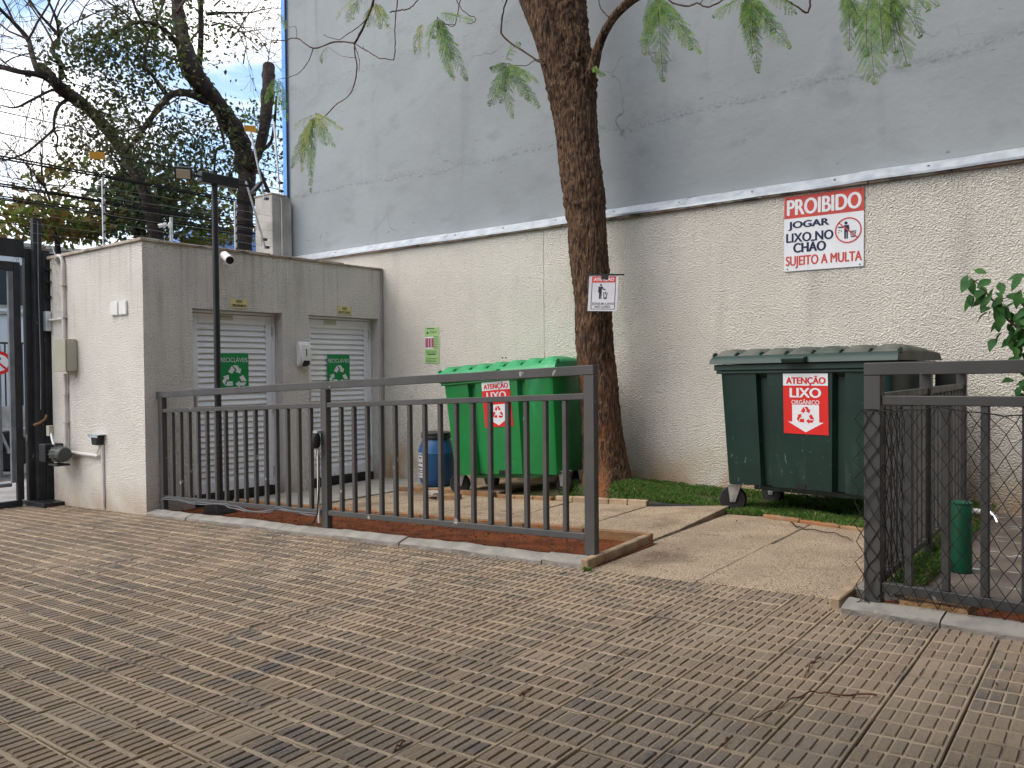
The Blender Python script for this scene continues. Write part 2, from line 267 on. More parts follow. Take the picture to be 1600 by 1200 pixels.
# ------------------------------------------------------------------ mesh helpers
class B:
    """collects shapes in a bmesh; .obj() links them as one mesh object"""
    def __init__(s): s.bm = bmesh.new(); s.mats = []
    def mi(s, m):
        m = M_[m] if isinstance(m, str) else m
        if m not in s.mats: s.mats.append(m)
        return s.mats.index(m)
    def face(s, pts, m):
        f = s.bm.faces.new([s.bm.verts.new(p) for p in pts]); f.material_index = s.mi(m); return f
    def hexa(s, p, m):
        """8 corners: bottom 0-3 counter-clockwise, top 4-7"""
        v = [s.bm.verts.new(q) for q in p]; i = s.mi(m)
        for q in ((3, 2, 1, 0), (4, 5, 6, 7), (0, 1, 5, 4), (1, 2, 6, 5), (2, 3, 7, 6), (3, 0, 4, 7)):
            s.bm.faces.new([v[k] for k in q]).material_index = i
    def box(s, a, b, m, sh=0.0):
        """axis box between corners a and b; sh is a rise in z per metre of x"""
        x0, y0, z0 = a; x1, y1, z1 = b; d = (x1 - x0) * sh
        s.hexa([(x0, y0, z0), (x1, y0, z0 + d), (x1, y1, z0 + d), (x0, y1, z0), (x0, y0, z1), (x1, y0, z1 + d), (x1, y1, z1 + d), (x0, y1, z1)], m)
    def cbox(s, c, sz, m, rot=None):
        n0 = len(s.bm.verts); x, y, z = (q / 2 for q in sz)
        p = [Vector(q) for q in ((-x, -y, -z), (x, -y, -z), (x, y, -z), (-x, y, -z), (-x, -y, z), (x, -y, z), (x, y, z), (-x, y, z))]
        if rot is not None: p = [rot @ q for q in p]
        s.hexa([q + Vector(c) for q in p], m)
    def prism(s, poly, f, t0, t1, m):
        """poly: 2-D outline; f(u, v, t) gives the point"""
        a = [s.bm.verts.new(f(u, v, t0)) for u, v in poly]; b = [s.bm.verts.new(f(u, v, t1)) for u, v in poly]; i = s.mi(m); n = len(poly)
        s.bm.faces.new(a[::-1]).material_index = i; s.bm.faces.new(b).material_index = i
        for k in range(n): s.bm.faces.new((a[k], a[(k + 1) % n], b[(k + 1) % n], b[k])).material_index = i
    def tube(s, pts, rad, m, n=8, cap=True):
        pts = [Vector(p) for p in pts]; i = s.mi(m)
        if not isinstance(rad, (list, tuple)): rad = [rad] * len(pts)
        rings = []; ref = None
        for k, p in enumerate(pts):
            d = (pts[min(k + 1, len(pts) - 1)] - pts[max(k - 1, 0)])
            d = d.normalized() if d.length > 1e-9 else Vector((0, 0, 1))
            if ref is None: ref = d.orthogonal().normalized()
            a = (ref - d * ref.dot(d)); a = a.normalized() if a.length > 1e-6 else d.orthogonal().normalized(); ref = a; b = d.cross(a)
            rings.append([s.bm.verts.new(p + (a * math.cos(2 * math.pi * j / n) + b * math.sin(2 * math.pi * j / n)) * rad[k]) for j in range(n)])
        for k in range(len(rings) - 1):
            for j in range(n):
                s.bm.faces.new((rings[k][j], rings[k][(j + 1) % n], rings[k + 1][(j + 1) % n], rings[k + 1][j])).material_index = i
        if cap:
            s.bm.faces.new(rings[0][::-1]).material_index = i; s.bm.faces.new(rings[-1]).material_index = i
    def lathe(s, prof, m, c=(0, 0, 0), axis='z', n=32):
        i = s.mi(m); rings = []; c = Vector(c)
        for r, h in prof:
            ring = []
            for j in range(n):
                a = 2 * math.pi * j / n; u, v = r * math.cos(a), r * math.sin(a)
                ring.append(s.bm.verts.new(c + Vector((u, v, h) if axis == 'z' else ((h, u, v) if axis == 'x' else (v, h, u)))))
            rings.append(ring)
        for k in range(len(rings) - 1):
            for j in range(n): s.bm.faces.new((rings[k][j], rings[k][(j + 1) % n], rings[k + 1][(j + 1) % n], rings[k + 1][j])).material_index = i
        s.bm.faces.new(rings[0][::-1]).material_index = i; s.bm.faces.new(rings[-1]).material_index = i
    def obj(s, name, parent=None, bev=0.0, smooth=False, loc=None, seg=1):
        bmesh.ops.recalc_face_normals(s.bm, faces=s.bm.faces)
        if bev:
            ed = [e for e in s.bm.edges if len(e.link_faces) == 2 and e.calc_face_angle(0) > R(28)]
            bmesh.ops.bevel(s.bm, geom=ed, offset=bev, segments=seg, affect='EDGES', clamp_overlap=True)
        me = bpy.data.meshes.new(name); s.bm.to_mesh(me); s.bm.free()
        for m in s.mats: me.materials.append(m)
        if smooth:
            for p in me.polygons: p.use_smooth = True
            if smooth != 'all':
                try: me.set_sharp_from_angle(angle=R(smooth if smooth is not True else 40))
                except Exception: pass
        o = bpy.data.objects.new(name, me); COL.objects.link(o)
        if parent: o.parent = parent
        if loc is not None: o.location = loc
        return o
def soup(name, V, Fc, mats, idx=None, parent=None):
    me = bpy.data.meshes.new(name); me.from_pydata(V, [], Fc)
    for m in mats: me.materials.append(M_[m] if isinstance(m, str) else m)
    if idx: me.polygons.foreach_set('material_index', idx)
    me.update(); o = bpy.data.objects.new(name, me); COL.objects.link(o)
    if parent: o.parent = parent
    return o
def tag(o, label, cat, group=None):
    o['label'] = label; o['category'] = cat
    if group: o['group'] = group
    return o
def thing(name, label, cat, loc=(0, 0, 0), rz=0.0, group=None):
    o = bpy.data.objects.new(name, None); COL.objects.link(o); o.location = loc; o.rotation_euler = (0, 0, rz); o.empty_display_size = .1
    return tag(o, label, cat, group)
def struct(o, kind='structure'): o['kind'] = kind; return o
def dup(root, loc, label, rz=None):
    r = root.copy(); COL.objects.link(r); r.location = loc; r['label'] = label
    if rz is not None: r.rotation_euler = (0, 0, rz)
    for ch in list(root.children):
        c = ch.copy(); COL.objects.link(c); c.parent = r
        for g in ch.children:
            d = g.copy(); COL.objects.link(d); d.parent = c
    return r

# lettering and pictograms: local x to the right, z up, the viewer on the -y side
def text(body, x, z, w, h, m, parent, y=-.0015, bold=.012, name='lettering'):
    """text filling the box w by h whose lower left corner is (x, z)"""
    cu = bpy.data.curves.new('text', 'FONT'); cu.body = body; cu.size = 1; cu.offset = 0; cu.extrude = 0
    to = bpy.data.objects.new('text', cu); COL.objects.link(to)
    bpy.context.view_layer.update()
    me = bpy.data.meshes.new_from_object(to.evaluated_get(bpy.context.evaluated_depsgraph_get()))
    bpy.data.objects.remove(to); bpy.data.curves.remove(cu)
    xs = [v.co.x for v in me.vertices]; ys = [v.co.y for v in me.vertices]
    x0, x1, y0, y1 = min(xs), max(xs), min(ys), max(ys)
    for v in me.vertices: v.co = Vector((x + (v.co.x - x0) / (x1 - x0) * w, y, z + (v.co.y - y0) / (y1 - y0) * h))
    if bold > .005:                                               # heavy type: the outline repeated a hair to each side
        vs = [v.co.copy() for v in me.vertices]; fs = [tuple(p.vertices) for p in me.polygons]; bpy.data.meshes.remove(me); me = bpy.data.meshes.new(name); d = min(h * min(.075, bold * 2.4), w / len(body) * .075); n = len(vs)
        A = []; G = []
        for k, (dx, dz) in enumerate(((-d, 0), (d, 0), (0, d * .4), (0, -d * .4))):
            A += [v + Vector((dx, -.00025 * k, dz)) for v in vs]; G += [tuple(i + n * k for i in f) for f in fs]
        me.from_pydata(A, [], G)
    me.materials.clear(); me.materials.append(M_[m]); me.name = name
    o = bpy.data.objects.new(name, me); COL.objects.link(o); o.parent = parent
    return o
def flat(polys, m, parent, name, y=-.0015, f=None):
    b = B()
    for p in polys: b.face([(f(u, v, 0) if f else (u, y, v)) for u, v in p], m)
    return b.obj(name, parent)
def recycle(cx, cz, r, fit=(1, 1)):
    base = [[(-.62, .30), (-.27, .91), (.02, .52), (-.24, .10)],
            [(-.18, .95), (.27, .95), (.50, .56), (.66, .65), (.53, .10), (.06, .32), (.21, .41), (.08, .66)]]
    o = []
    for k in range(3):
        a = R(120 * k); c, s = math.cos(a), math.sin(a); q = r / 1.12
        for p in base: o.append([(cx + (u * c - (v + .27) * s) * q * fit[0], cz + (u * s + (v + .27) * c) * q * fit[1] - .1 * r) for u, v in p])
    return o
def disc(cx, cz, r, n=20): return [(cx + r * math.cos(2 * math.pi * k / n), cz + r * math.sin(2 * math.pi * k / n)) for k in range(n)]
def ring(cx, cz, r, w, n=36):
    o = []
    for k in range(n):
        a, b = 2 * math.pi * k / n, 2 * math.pi * (k + 1) / n
        o.append([(cx + q * math.cos(t), cz + q * math.sin(t)) for q, t in ((r - w, a), (r, a), (r, b), (r - w, b))])
    return o
def rect(x, z, w, h): return [(x, z), (x + w, z), (x + w, z + h), (x, z + h)]
# ================================================================== the setting: ground and paving
def sheet(name, pts, m, parent=None):
    return soup(name, [tuple(p) for p in pts], [tuple(range(len(pts)))], [m], None, parent)
xs = [-1500, -10.15, 3, 1500]; ys = [-1500, 1500]
struct(soup('ground', [(x, y, gz(min(x, 3)) - .06) for x in xs for y in ys], [(0, 2, 3, 1), (2, 4, 5, 3), (4, 6, 7, 5)], ['road']))

# ribbed pavers of the driveway: two rows of five raised bars on each tile
T = .222
V, Fc, MI = [], [], []
def quadstrip(bot, top):
    n = len(V); V.extend(bot); V.extend(top)
    return n
rnd = random.Random(3)
x = -1.075 - T * 40
while x < 1.6:
    y = 2.21 - T * 13
    while y < 3.93:
        x0, x1, y0, y1 = x + .0032, x + T - .0032, y + .0018, y + T - .0018
        dz = rnd.gauss(0, .0011); tx, ty = rnd.gauss(0, .007), rnd.gauss(0, .006); pm = rnd.choice((1, 1, 1, 2, 2, 3))
        if rnd.random() < .03: dz -= .003
        def q(px, py, h): return (px, py, GA * px + GC + h + dz + tx * (px - x - T / 2) + ty * (py - y - T / 2))
        c = .0025
        n = len(V)
        V += [q(x0, y0, -.012), q(x1, y0, -.012), q(x1, y1, -.012), q(x0, y1, -.012), q(x0 + .0005, y0 + .0005, -c), q(x1 - .0005, y0 + .0005, -c), q(x1 - .0005, y1 - .0005, -c), q(x0 + .0005, y1 - .0005, -c),
              q(x0 + c, y0 + c, 0), q(x1 - c, y0 + c, 0), q(x1 - c, y1 - c, 0), q(x0 + c, y1 - c, 0)]
        for a in (0, 4):
            for k in range(4): Fc.append((n + a + k, n + a + (k + 1) % 4, n + a + 4 + (k + 1) % 4, n + a + 4 + k)); MI.append(0)
        Fc.append((n + 8, n + 9, n + 10, n + 11)); MI.append(0)
        for r in range(2):
            for k in range(5):
                wear = max(.2, min(1.05, rnd.gauss(.9, .14))) * (.30 if rnd.random() < .02 else 1)
                h = .0066 * wear
                bx = x + T / 2 + (k - 2) * .0412 + rnd.gauss(0, .0006); by = y + T * (.255 if r == 0 else .745) + rnd.gauss(0, .0008)
                hl = .0455 + rnd.gauss(0, .0012)
                n = len(V)
                V += [q(bx - .0205, by - hl, 0), q(bx + .0150, by - hl, 0), q(bx + .0150, by + hl, 0), q(bx - .0205, by + hl, 0),
                      q(bx - .0155, by - hl + .006, h * .90), q(bx + .0125, by - hl + .006, h), q(bx + .0125, by + hl - .006, h), q(bx - .0155, by + hl - .006, h * .90)]
                for e in range(4): Fc.append((n + e, n + (e + 1) % 4, n + 4 + (e + 1) % 4, n + 4 + e)); MI.append(pm)
                Fc.append((n + 4, n + 5, n + 6, n + 7)); MI.append(pm)
        y += T
    x += T
struct(soup('driveway', V, Fc, ['sand', 'pad', 'pad2', 'pad3'], MI))
struct(sheet('driveway_bed', [(-10.1, -.9, gz(-10.1) - .016), (1.7, -.9, gz(1.7) - .016), (1.7, 4.0, gz(1.7) - .016), (-10.1, 4.0, gz(-10.1) - .016)], 'joint'))

# aggregate slabs of the path to the bins
b = B()
def slab(x0, x1, y0, y1, dz=(0, 0, 0, 0), m='slab'):
    g = .009; c = ((x0 + g, y0 + g), (x1 - g, y0 + g), (x1 - g, y1 - g), (x0 + g, y1 - g))
    b.hexa([(px, py, GA * px + GC - .055) for px, py in c] + [(px, py, GA * px + GC + .004 + d) for (px, py), d in zip(c, dz)], m)
slab(-2.57, -1.84, 3.97, 5.25, (0, 0, .004, 0)); slab(-2.57, -1.84, 5.25, 6.14, (.001, .001, 0, 0))
slab(-1.84, -1.055, 3.97, 5.07, (.008, .004, 0, .014)); slab(-1.84, -.98, 5.07, 5.95, (0, 0, 0, .002))
xx = -2.575; k = 0
while xx > -6.7:
    a = (.055 if k == 0 else .006 * ((k * 7) % 3)); e = .004 * (k % 2)
    slab(xx - .765, xx, 4.80, 5.30, (e, .002 if k else .008, .012 if k == 0 else 0, e)); slab(xx - .765, xx, 5.30, 6.24, (e, .012 if k == 0 else 0, a, .004))
    xx -= .768; k += 1
struct(b.obj('slab_path', bev=.004))
struct(sheet('slab_bed', [(-6.7, 4.78, gz(-6.7) + .001), (-2.55, 4.83, gz(-2.55) + .001), (-2.55, 3.99, gz(-2.55) + .001), (-1.1, 3.98, gz(-1.1) + .001), (-1.0, 5.9, gz(-1.0) + .001), (-2.6, 6.1, gz(-2.6) + .001), (-6.7, 6.2, gz(-6.7) + .001)], 'joint'))
b = B(); b.box((-7.57, 4.70, gz(-7.57) - .03), (-6.42, 7.1, gz(-7.57) + .02), 'pale', sh=GA); struct(b.obj('door_path', bev=.004))
b = B(); b.box((-6.40, 6.262, gz(-6.4) - .03), (-5.02, 7.1, gz(-6.4) + .055), 'slab', sh=GA); struct(b.obj('platform', bev=.006))

# soil strip under the fence, edging and kerbs
struct(sheet('soil', [(-7.56, 4.05, gz(-7.56) + .004), (-2.5, 4.05, gz(-2.5) + .012), (-2.5, 4.80, gz(-2.5) + .012), (-7.56, 4.72, gz(-7.56) + .004)], 'soil'))
struct(sheet('soil', [(-5.1, 6.20, gz(-5.1) + .016), (-4.2, 6.20, gz(-4.2) + .016), (-4.2, 7.1, gz(-4.2) + .03), (-5.1, 7.1, gz(-5.1) + .016)], 'soil'))
struct(sheet('soil', [(-1.0, 3.80, gz(-1.) + .004), (1.6, 3.55, gz(1.6) + .004), (1.6, 4.3, gz(1.6) + .004), (-1.0, 4.3, gz(-1.) + .004)], 'soil'))
def edging(x0, y0, x1, y1, n, hgt, th, m, jit=.004):
    bb = B(); rr = random.Random(int(x0 * 100)); d = Vector((x1 - x0, y1 - y0, 0)); L = d.length; d.normalize(); nn = Vector((-d.y, d.x, 0))
    for i in range(n):
        a, c = L * i / n + .003, L * (i + 1) / n - .003; o = nn * rr.uniform(-jit, jit); o2 = nn * rr.uniform(-jit, jit); z = rr.uniform(-jit, jit)
        p = [Vector((x0, y0, 0)) + d * a + o, Vector((x0, y0, 0)) + d * c + o2]; q = [p[0], p[1], p[1] + nn * th, p[0] + nn * th]
        bb.hexa([(v.x, v.y, gz(v.x) - .05) for v in q] + [(v.x, v.y, gz(v.x) + hgt + z) for v in q], m)
    return bb.obj('edging', bev=.006)
struct(edging(-7.3, 4.73, -2.53, 4.775, 9, .075, .045, 'brick'))
struct(edging(-2.505, 3.95, -2.545, 4.83, 4, .066, .05, 'tanedge', .003))
struct(edging(-6.42, 6.215, -5.05, 6.215, 6, .06, .045, 'brick'))
struct(edging(-4.98, 6.18, -4.32, 6.18, 3, .045, .05, 'brick'))
struct(edging(-4.30, 6.215, -3.34, 6.23, 5, .058, .05, 'tanedge'))
struct(edging(-3.33, 6.235, -2.86, 6.24, 1, .035, .05, 'rubber'))  # low black strip added to fill the dark gap in the bed front
struct(edging(-2.25, 6.06, -1.30, 5.72, 3, .03, .06, 'brick'))
struct(edging(-1.052, 3.82, -1.05, 4.55, 3, .05, .05, 'tanedge', .003))
struct(edging(-.80, 4.15, -.83, 6.9, 7, .055, .06, 'brick'))
# rounded grey kerb stones
def kerb(x0, y0, x1, y1, cuts, seed):
    bb = B(); rr = random.Random(seed); d = Vector((x1 - x0, y1 - y0, 0)); L = d.length; d.normalize(); nn = Vector((-d.y, d.x, 0)); P0 = Vector((x0, y0, 0))
    for a, c in zip(cuts[:-1], cuts[1:]):
        a0, c0 = L * a + .003, L * c - .003; dz0, dz1 = rr.uniform(-.006, .006), rr.uniform(-.006, .006); o0, o1 = rr.uniform(-.006, .006), rr.uniform(-.006, .006)
        prof = [(0, -.05), (0, .026), (.004, .032), (.022, .039), (.085, .056), (.105, .056), (.122, .048), (.128, -.05)]
        n = 10; rings = []
        for i in range(n + 1):
            t = a0 + (c0 - a0) * i / n; f = i / n; r = []
            for u, h in prof:
                p = P0 + d * t + nn * (u + o0 * (1 - f) + o1 * f); k = noise.noise(Vector((p.x * 9, p.y * 9, h * 40))) * .006
                r.append(bb.bm.verts.new((p.x, p.y + (k if 0 < u < .13 else 0), gz(p.x) + h + (dz0 * (1 - f) + dz1 * f + k if h > 0 else 0))))
            rings.append(r)
        i1, i2 = bb.mi('kerb'), bb.mi('kerbraw')
        for i in range(n):
            for j in range(len(prof) - 1):
                bb.bm.faces.new((rings[i][j], rings[i + 1][j], rings[i + 1][j + 1], rings[i][j + 1])).material_index = i2 if j == 0 else i1
        bb.bm.faces.new(rings[0]).material_index = i1; bb.bm.faces.new(rings[-1][::-1]).material_index = i1
    return bb.obj('kerb', smooth=35)
struct(kerb(-7.57, 3.955, -2.512, 3.955, [0, .14, .29, .415, .55, .69, .79, .865, .935, 1], 4))
struct(kerb(-1.035, 3.765, 1.6, 3.49, [0, .155, .37, .6, .8, 1], 9))

# planted bed by the wall
def hb(x, y):
    y0 = bedfront(x); f = max(0, min(1, (y - y0) / (7.1 - y0))); base = gz(x) + .012
    wall = -.012 if x > -4.3 else -.012 + (x + 4.3) * .09
    z = base * (1 - f) + max(base, wall) * f if x < -1.6 else base * (1 - f) + wall * f
    z += .15 * math.exp(-((x + 3.92) ** 2 / .34 + (y - 6.5) ** 2 / .16)) * min(1, f * 14)
    return z + .010 * noise.noise(Vector((x * 5, y * 5, 0)))
def bedfront(x):
    if x < -3.34: return 6.28
    if x < -2.62: return 6.25
    if x < -2.25: return 6.15
    return 6.13 - (x + 2.25) * .37
nx, ny = 70, 20; V = []; Fc = []
for i in range(nx + 1):
    x = -4.95 + 4.0 * i / nx; y0 = bedfront(x)
    for j in range(ny + 1):
        y = y0 + (7.095 - y0) * j / ny; V.append((x, y, hb(x, y)))
for i in range(nx):
    for j in range(ny): a = i * (ny + 1) + j; Fc.append((a, a + ny + 1, a + ny + 2, a + 1))
struct(soup('planting_bed', V, Fc, ['turf']))
struct(sheet('grass_strip_soil', [(-.98, 4.1, gz(-.9) + .02), (-.80, 4.1, gz(-.8) + .02), (-.83, 7.0, .03), (-.98, 7.0, .03)], 'turf'))
struct(sheet('tap_yard', [(-.80, 4.28, .044), (1.6, 4.28, .06), (1.6, 7.1, .02), (-.85, 7.1, .012)], 'cone'))
V, Fc = [], []
rg = random.Random(11)
def blade(x, y, z, h, wd):
    a = rg.uniform(0, 6.283); l = rg.uniform(.1, .85) * h; dx, dy = math.cos(a), math.sin(a); n = len(V)
    V.extend([(x - dy * wd, y + dx * wd, z), (x + dy * wd, y - dx * wd, z), (x + dx * l * .45 + dy * wd * .8, y + dy * l * .45 - dx * wd * .8, z + h * .65), (x + dx * l, y + dy * l, z + h * .9), (x + dx * l * .45 - dy * wd * .8, y + dy * l * .45 + dx * wd * .8, z + h * .65)])
    Fc.append((n, n + 1, n + 2, n + 3, n + 4))
cnt = 0
while cnt < 34000:
    x = rg.uniform(-4.35, -.97); y = rg.uniform(bedfront(x) - .03, 7.08)
    if (x + 4.03) ** 2 + (y - 6.56) ** 2 < .06: continue
    d = noise.noise(Vector((x * 3.2, y * 3.2, 4)))
    if x < -4.15 and rg.random() < (-4.15 - x) * 5: continue
    if rg.random() > .66 + 1.5 * d: continue
    if x > -3.36 and x < -2.65 and y < 6.30: continue
    blade(x, y, hb(x, min(max(y, bedfront(x)), 7.09)) - .004, rg.uniform(.024, .055) * (1 + .6 * d), rg.uniform(.0026, .0052)); cnt += 1
for _ in range(5200):
    x = rg.uniform(-.985, -.80); y = 4.08 + 2.9 * rg.random() ** 1.3
    blade(x, y, gz(-.9) + .016, rg.uniform(.03, .09), rg.uniform(.002, .004))
for _ in range(60): blade(-2.50 + rg.gauss(0, .012), 3.93 + rg.gauss(0, .01), gz(-2.5), rg.uniform(.015, .035), .005)
struct(soup('grass', V, Fc, ['grass', 'grassdry'], [1 if rg.random() < .10 else 0 for _ in Fc]), 'stuff')
# bits of bark, grit and dry leaf on the soil
V, Fc = [], []
def chip(x, y, z, s):
    a = rg.uniform(0, 6.28); c, q = math.cos(a) * s, math.sin(a) * s; k = rg.uniform(.2, .5); t = rg.uniform(-.4, .9) * s; n = len(V)
    V.extend([(x - c, y - q, z), (x + q * k, y - c * k, z + t * .5 + .002), (x + c, y + q, z + t + .003), (x - q * k, y + c * k, z + .004)]); Fc.append((n, n + 1, n + 2, n + 3))
for _ in range(1500):
    x = rg.uniform(-7.3, -2.56); chip(x, rg.uniform(4.11, 4.72), gz(x) + .010, rg.uniform(.006, .02))
for _ in range(160):
    x = rg.uniform(-.98, .6); chip(x, rg.uniform(3.92, 4.2), gz(x) + .008, rg.uniform(.006, .022))
for _ in range(220):
    x = rg.uniform(-4.3, -1.0); y = rg.uniform(bedfront(x), 7.06); chip(x, y, hb(x, y) + .02, rg.uniform(.008, .024))
for _ in range(130):
    x = rg.uniform(-7.0, -1.1); chip(x, rg.uniform(4.9, 6.1), gz(x) + .012, rg.uniform(.004, .014))
for _ in range(160):
    x = rg.uniform(-8, .3); chip(x, rg.uniform(1.2, 3.9), gz(x) + .008, rg.uniform(.003, .010))
struct(soup('leaf_litter', V, Fc, ['twig']), 'stuff')
# lumps of red earth round the foot of the wall bed and the bin wheels
V, Fc = [], []
for _ in range(900):
    if rg.random() < .5: x, y = rg.uniform(-7.3, -2.56), rg.uniform(4.1, 4.72); z = gz(x) + .006
    else: x, y = rg.uniform(-5.0, -4.3), rg.uniform(6.22, 6.6); z = gz(x) + .014
    s = rg.uniform(.004, .016); n = len(V)
    for dx, dy, dz in ((1, 0, 0), (0, 1, 0), (-1, 0, 0), (0, -1, 0), (0, 0, .8)): V.append((x + dx * s * rg.uniform(.6, 1.2), y + dy * s * rg.uniform(.6, 1.2), z + dz * s))
    for k in range(4): Fc.append((n + k, n + (k + 1) % 4, n + 4))
struct(soup('soil_crumbs', V, Fc, ['soil']), 'stuff')
# street outside the gate
struct(sheet('street', [(-21.5, -60, -.352), (-12.3, -60, -.352), (-12.3, 80, -.352), (-21.5, 80, -.352)], 'road'))
b = B(); b.box((-12.3, -60, -.40), (-10.3, 80, -.345), 'pavement'); struct(b.obj('pavement'))
b = B(); b.box((-24, -60, -.40), (-21.5, 80, -.22), 'pavement'); struct(b.obj('pavement'))

# ================================================================== walls and buildings
WY = 7.1
bw = tag(bpy.data.objects.new('boundary_wall', None), 'long white rough-rendered boundary wall with metal flashing along its top', 'wall'); COL.objects.link(bw)
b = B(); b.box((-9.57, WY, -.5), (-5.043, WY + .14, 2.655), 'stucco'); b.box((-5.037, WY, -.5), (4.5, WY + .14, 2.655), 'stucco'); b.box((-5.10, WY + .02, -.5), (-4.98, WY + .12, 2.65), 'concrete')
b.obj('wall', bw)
b = B(); rr = random.Random(5); x = -9.57
while x < 4.5:
    L = rr.uniform(.42, .62); x1 = min(x + L, 4.5); d = rr.uniform(-.006, .006); b.box((x + .003, WY - .038 + d, 2.657), (x1 - .003, WY + .14, 2.685 + d * .4), 'coping'); x = x1
b.obj('coping', bw, bev=.004)
b = B(); x = -9.57; k = 0
while x < 4.5:                                                    # folded sheet in overlapping lengths
    x1 = min(x + 1.55, 4.5); d = .003 * (k % 2)
    pr = [(WY - .05, 2.672), (WY - .052, 2.690), (WY - .046, 2.692), (WY + .05, 2.772), (WY + .156, 2.80), (WY + .157, 2.795), (WY + .05, 2.766), (WY - .04, 2.690)]
    n = 8; rings = []
    for i in range(n + 1):
        xx = x - .02 + (x1 - x + .02) * i / n
        wob = noise.noise(Vector((xx * 2.1, 3, 0))) * .006
        rings.append([b.bm.verts.new((xx, v - d + wob * .5, h + d + wob)) for v, h in pr])
    im = b.mi('galv')
    for i in range(n):
        for j in range(len(pr)): b.bm.faces.new((rings[i][j], rings[i + 1][j], rings[i + 1][(j + 1) % len(pr)], rings[i][(j + 1) % len(pr)])).material_index = im
    x = x1; k += 1
fl = b.obj('metal_flashing', bw, smooth=20)
b = B()
for i in range(19): b.lathe([(.012, 0), (.012, .006), (.004, .009)], 'steel', (-9.2 + i * .72, WY + .0, 2.735), 'z', 10)
b.obj('rivet', fl)
b = B(); b.lathe([(.009, 0), (.009, .02)], 'ink', (-5.62, WY - .004, 1.275), 'y', 10); b.lathe([(.009, 0), (.009, .02)], 'ink', (-5.57, WY - .004, 1.275), 'y', 10)
b.obj('fixing_hole', bw)

gb = tag(bpy.data.objects.new('grey_building', None), 'tall blank blue-grey cement building rising behind the boundary wall', 'building'); COL.objects.link(gb)
b = B(); b.box((-9.66, WY + .158, -.4), (6, 15, 9.5), 'cement'); b.obj('wall', gb)
b = B(); b.box((-9.765, WY + .13, 3.58), (-9.662, WY + .30, 9.5), 'bluepaint'); b.obj('corner_board', gb, bev=.006)
b = B(); b.tube([(-9.655, WY + .13, 3.6), (-9.66, WY + .13, 9.4)], .012, 'ink', 8); b.obj('corner_cable', gb)

# bin store with its two louvred doors
SX = -7.57; sh = tag(bpy.data.objects.new('bin_store', None), 'low flat-roofed stained white bin store with two white louvred doors', 'building'); COL.objects.link(sh)
b = B(); TOP = 2.42
def fb(y0, y1, z0, z1, m='stucco_shed', x0=SX - .16, x1=SX): b.box((x0, y0, z0), (x1, y1, z1), m)
DH = 1.80; D1, D2 = (4.473, 5.569), (5.933, 7.025)
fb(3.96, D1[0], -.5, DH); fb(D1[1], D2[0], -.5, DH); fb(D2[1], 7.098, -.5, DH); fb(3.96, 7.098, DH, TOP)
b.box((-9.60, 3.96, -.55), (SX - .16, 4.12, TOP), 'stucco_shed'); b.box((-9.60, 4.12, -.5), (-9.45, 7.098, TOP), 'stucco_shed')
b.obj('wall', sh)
b = B(); b.box((-9.45, 4.12, 2.30), (SX - .16, 7.098, 2.40), 'concrete'); b.obj('roof', sh)
b = B(); rr = random.Random(8); x = -9.63
while x < SX:
    x1 = min(x + rr.uniform(.3, .5), SX + .02)
    if SX + .02 - x1 < .1: x1 = SX + .02
    b.box((x + .002, 3.935, TOP + .002), (x1 - .002, 4.13, TOP + .032 + rr.uniform(-.004, .004)), 'tan_coping'); x = x1
y = 4.132
while y < 7.09:
    y1 = min(y + rr.uniform(.28, .45), 7.095); b.box((SX - .17, y + .002, TOP + .002), (SX + .022 + rr.uniform(-.006, .006), y1 - .002, TOP + .028 + rr.uniform(-.006, .006)), 'coping'); y = y1
b.obj('coping', sh, bev=.004)
b = B(); b.tube([(SX + .012, 7.075, -.2), (SX + .012, 7.075, TOP)], .011, 'concrete', 8); b.obj('corner_cable', sh)
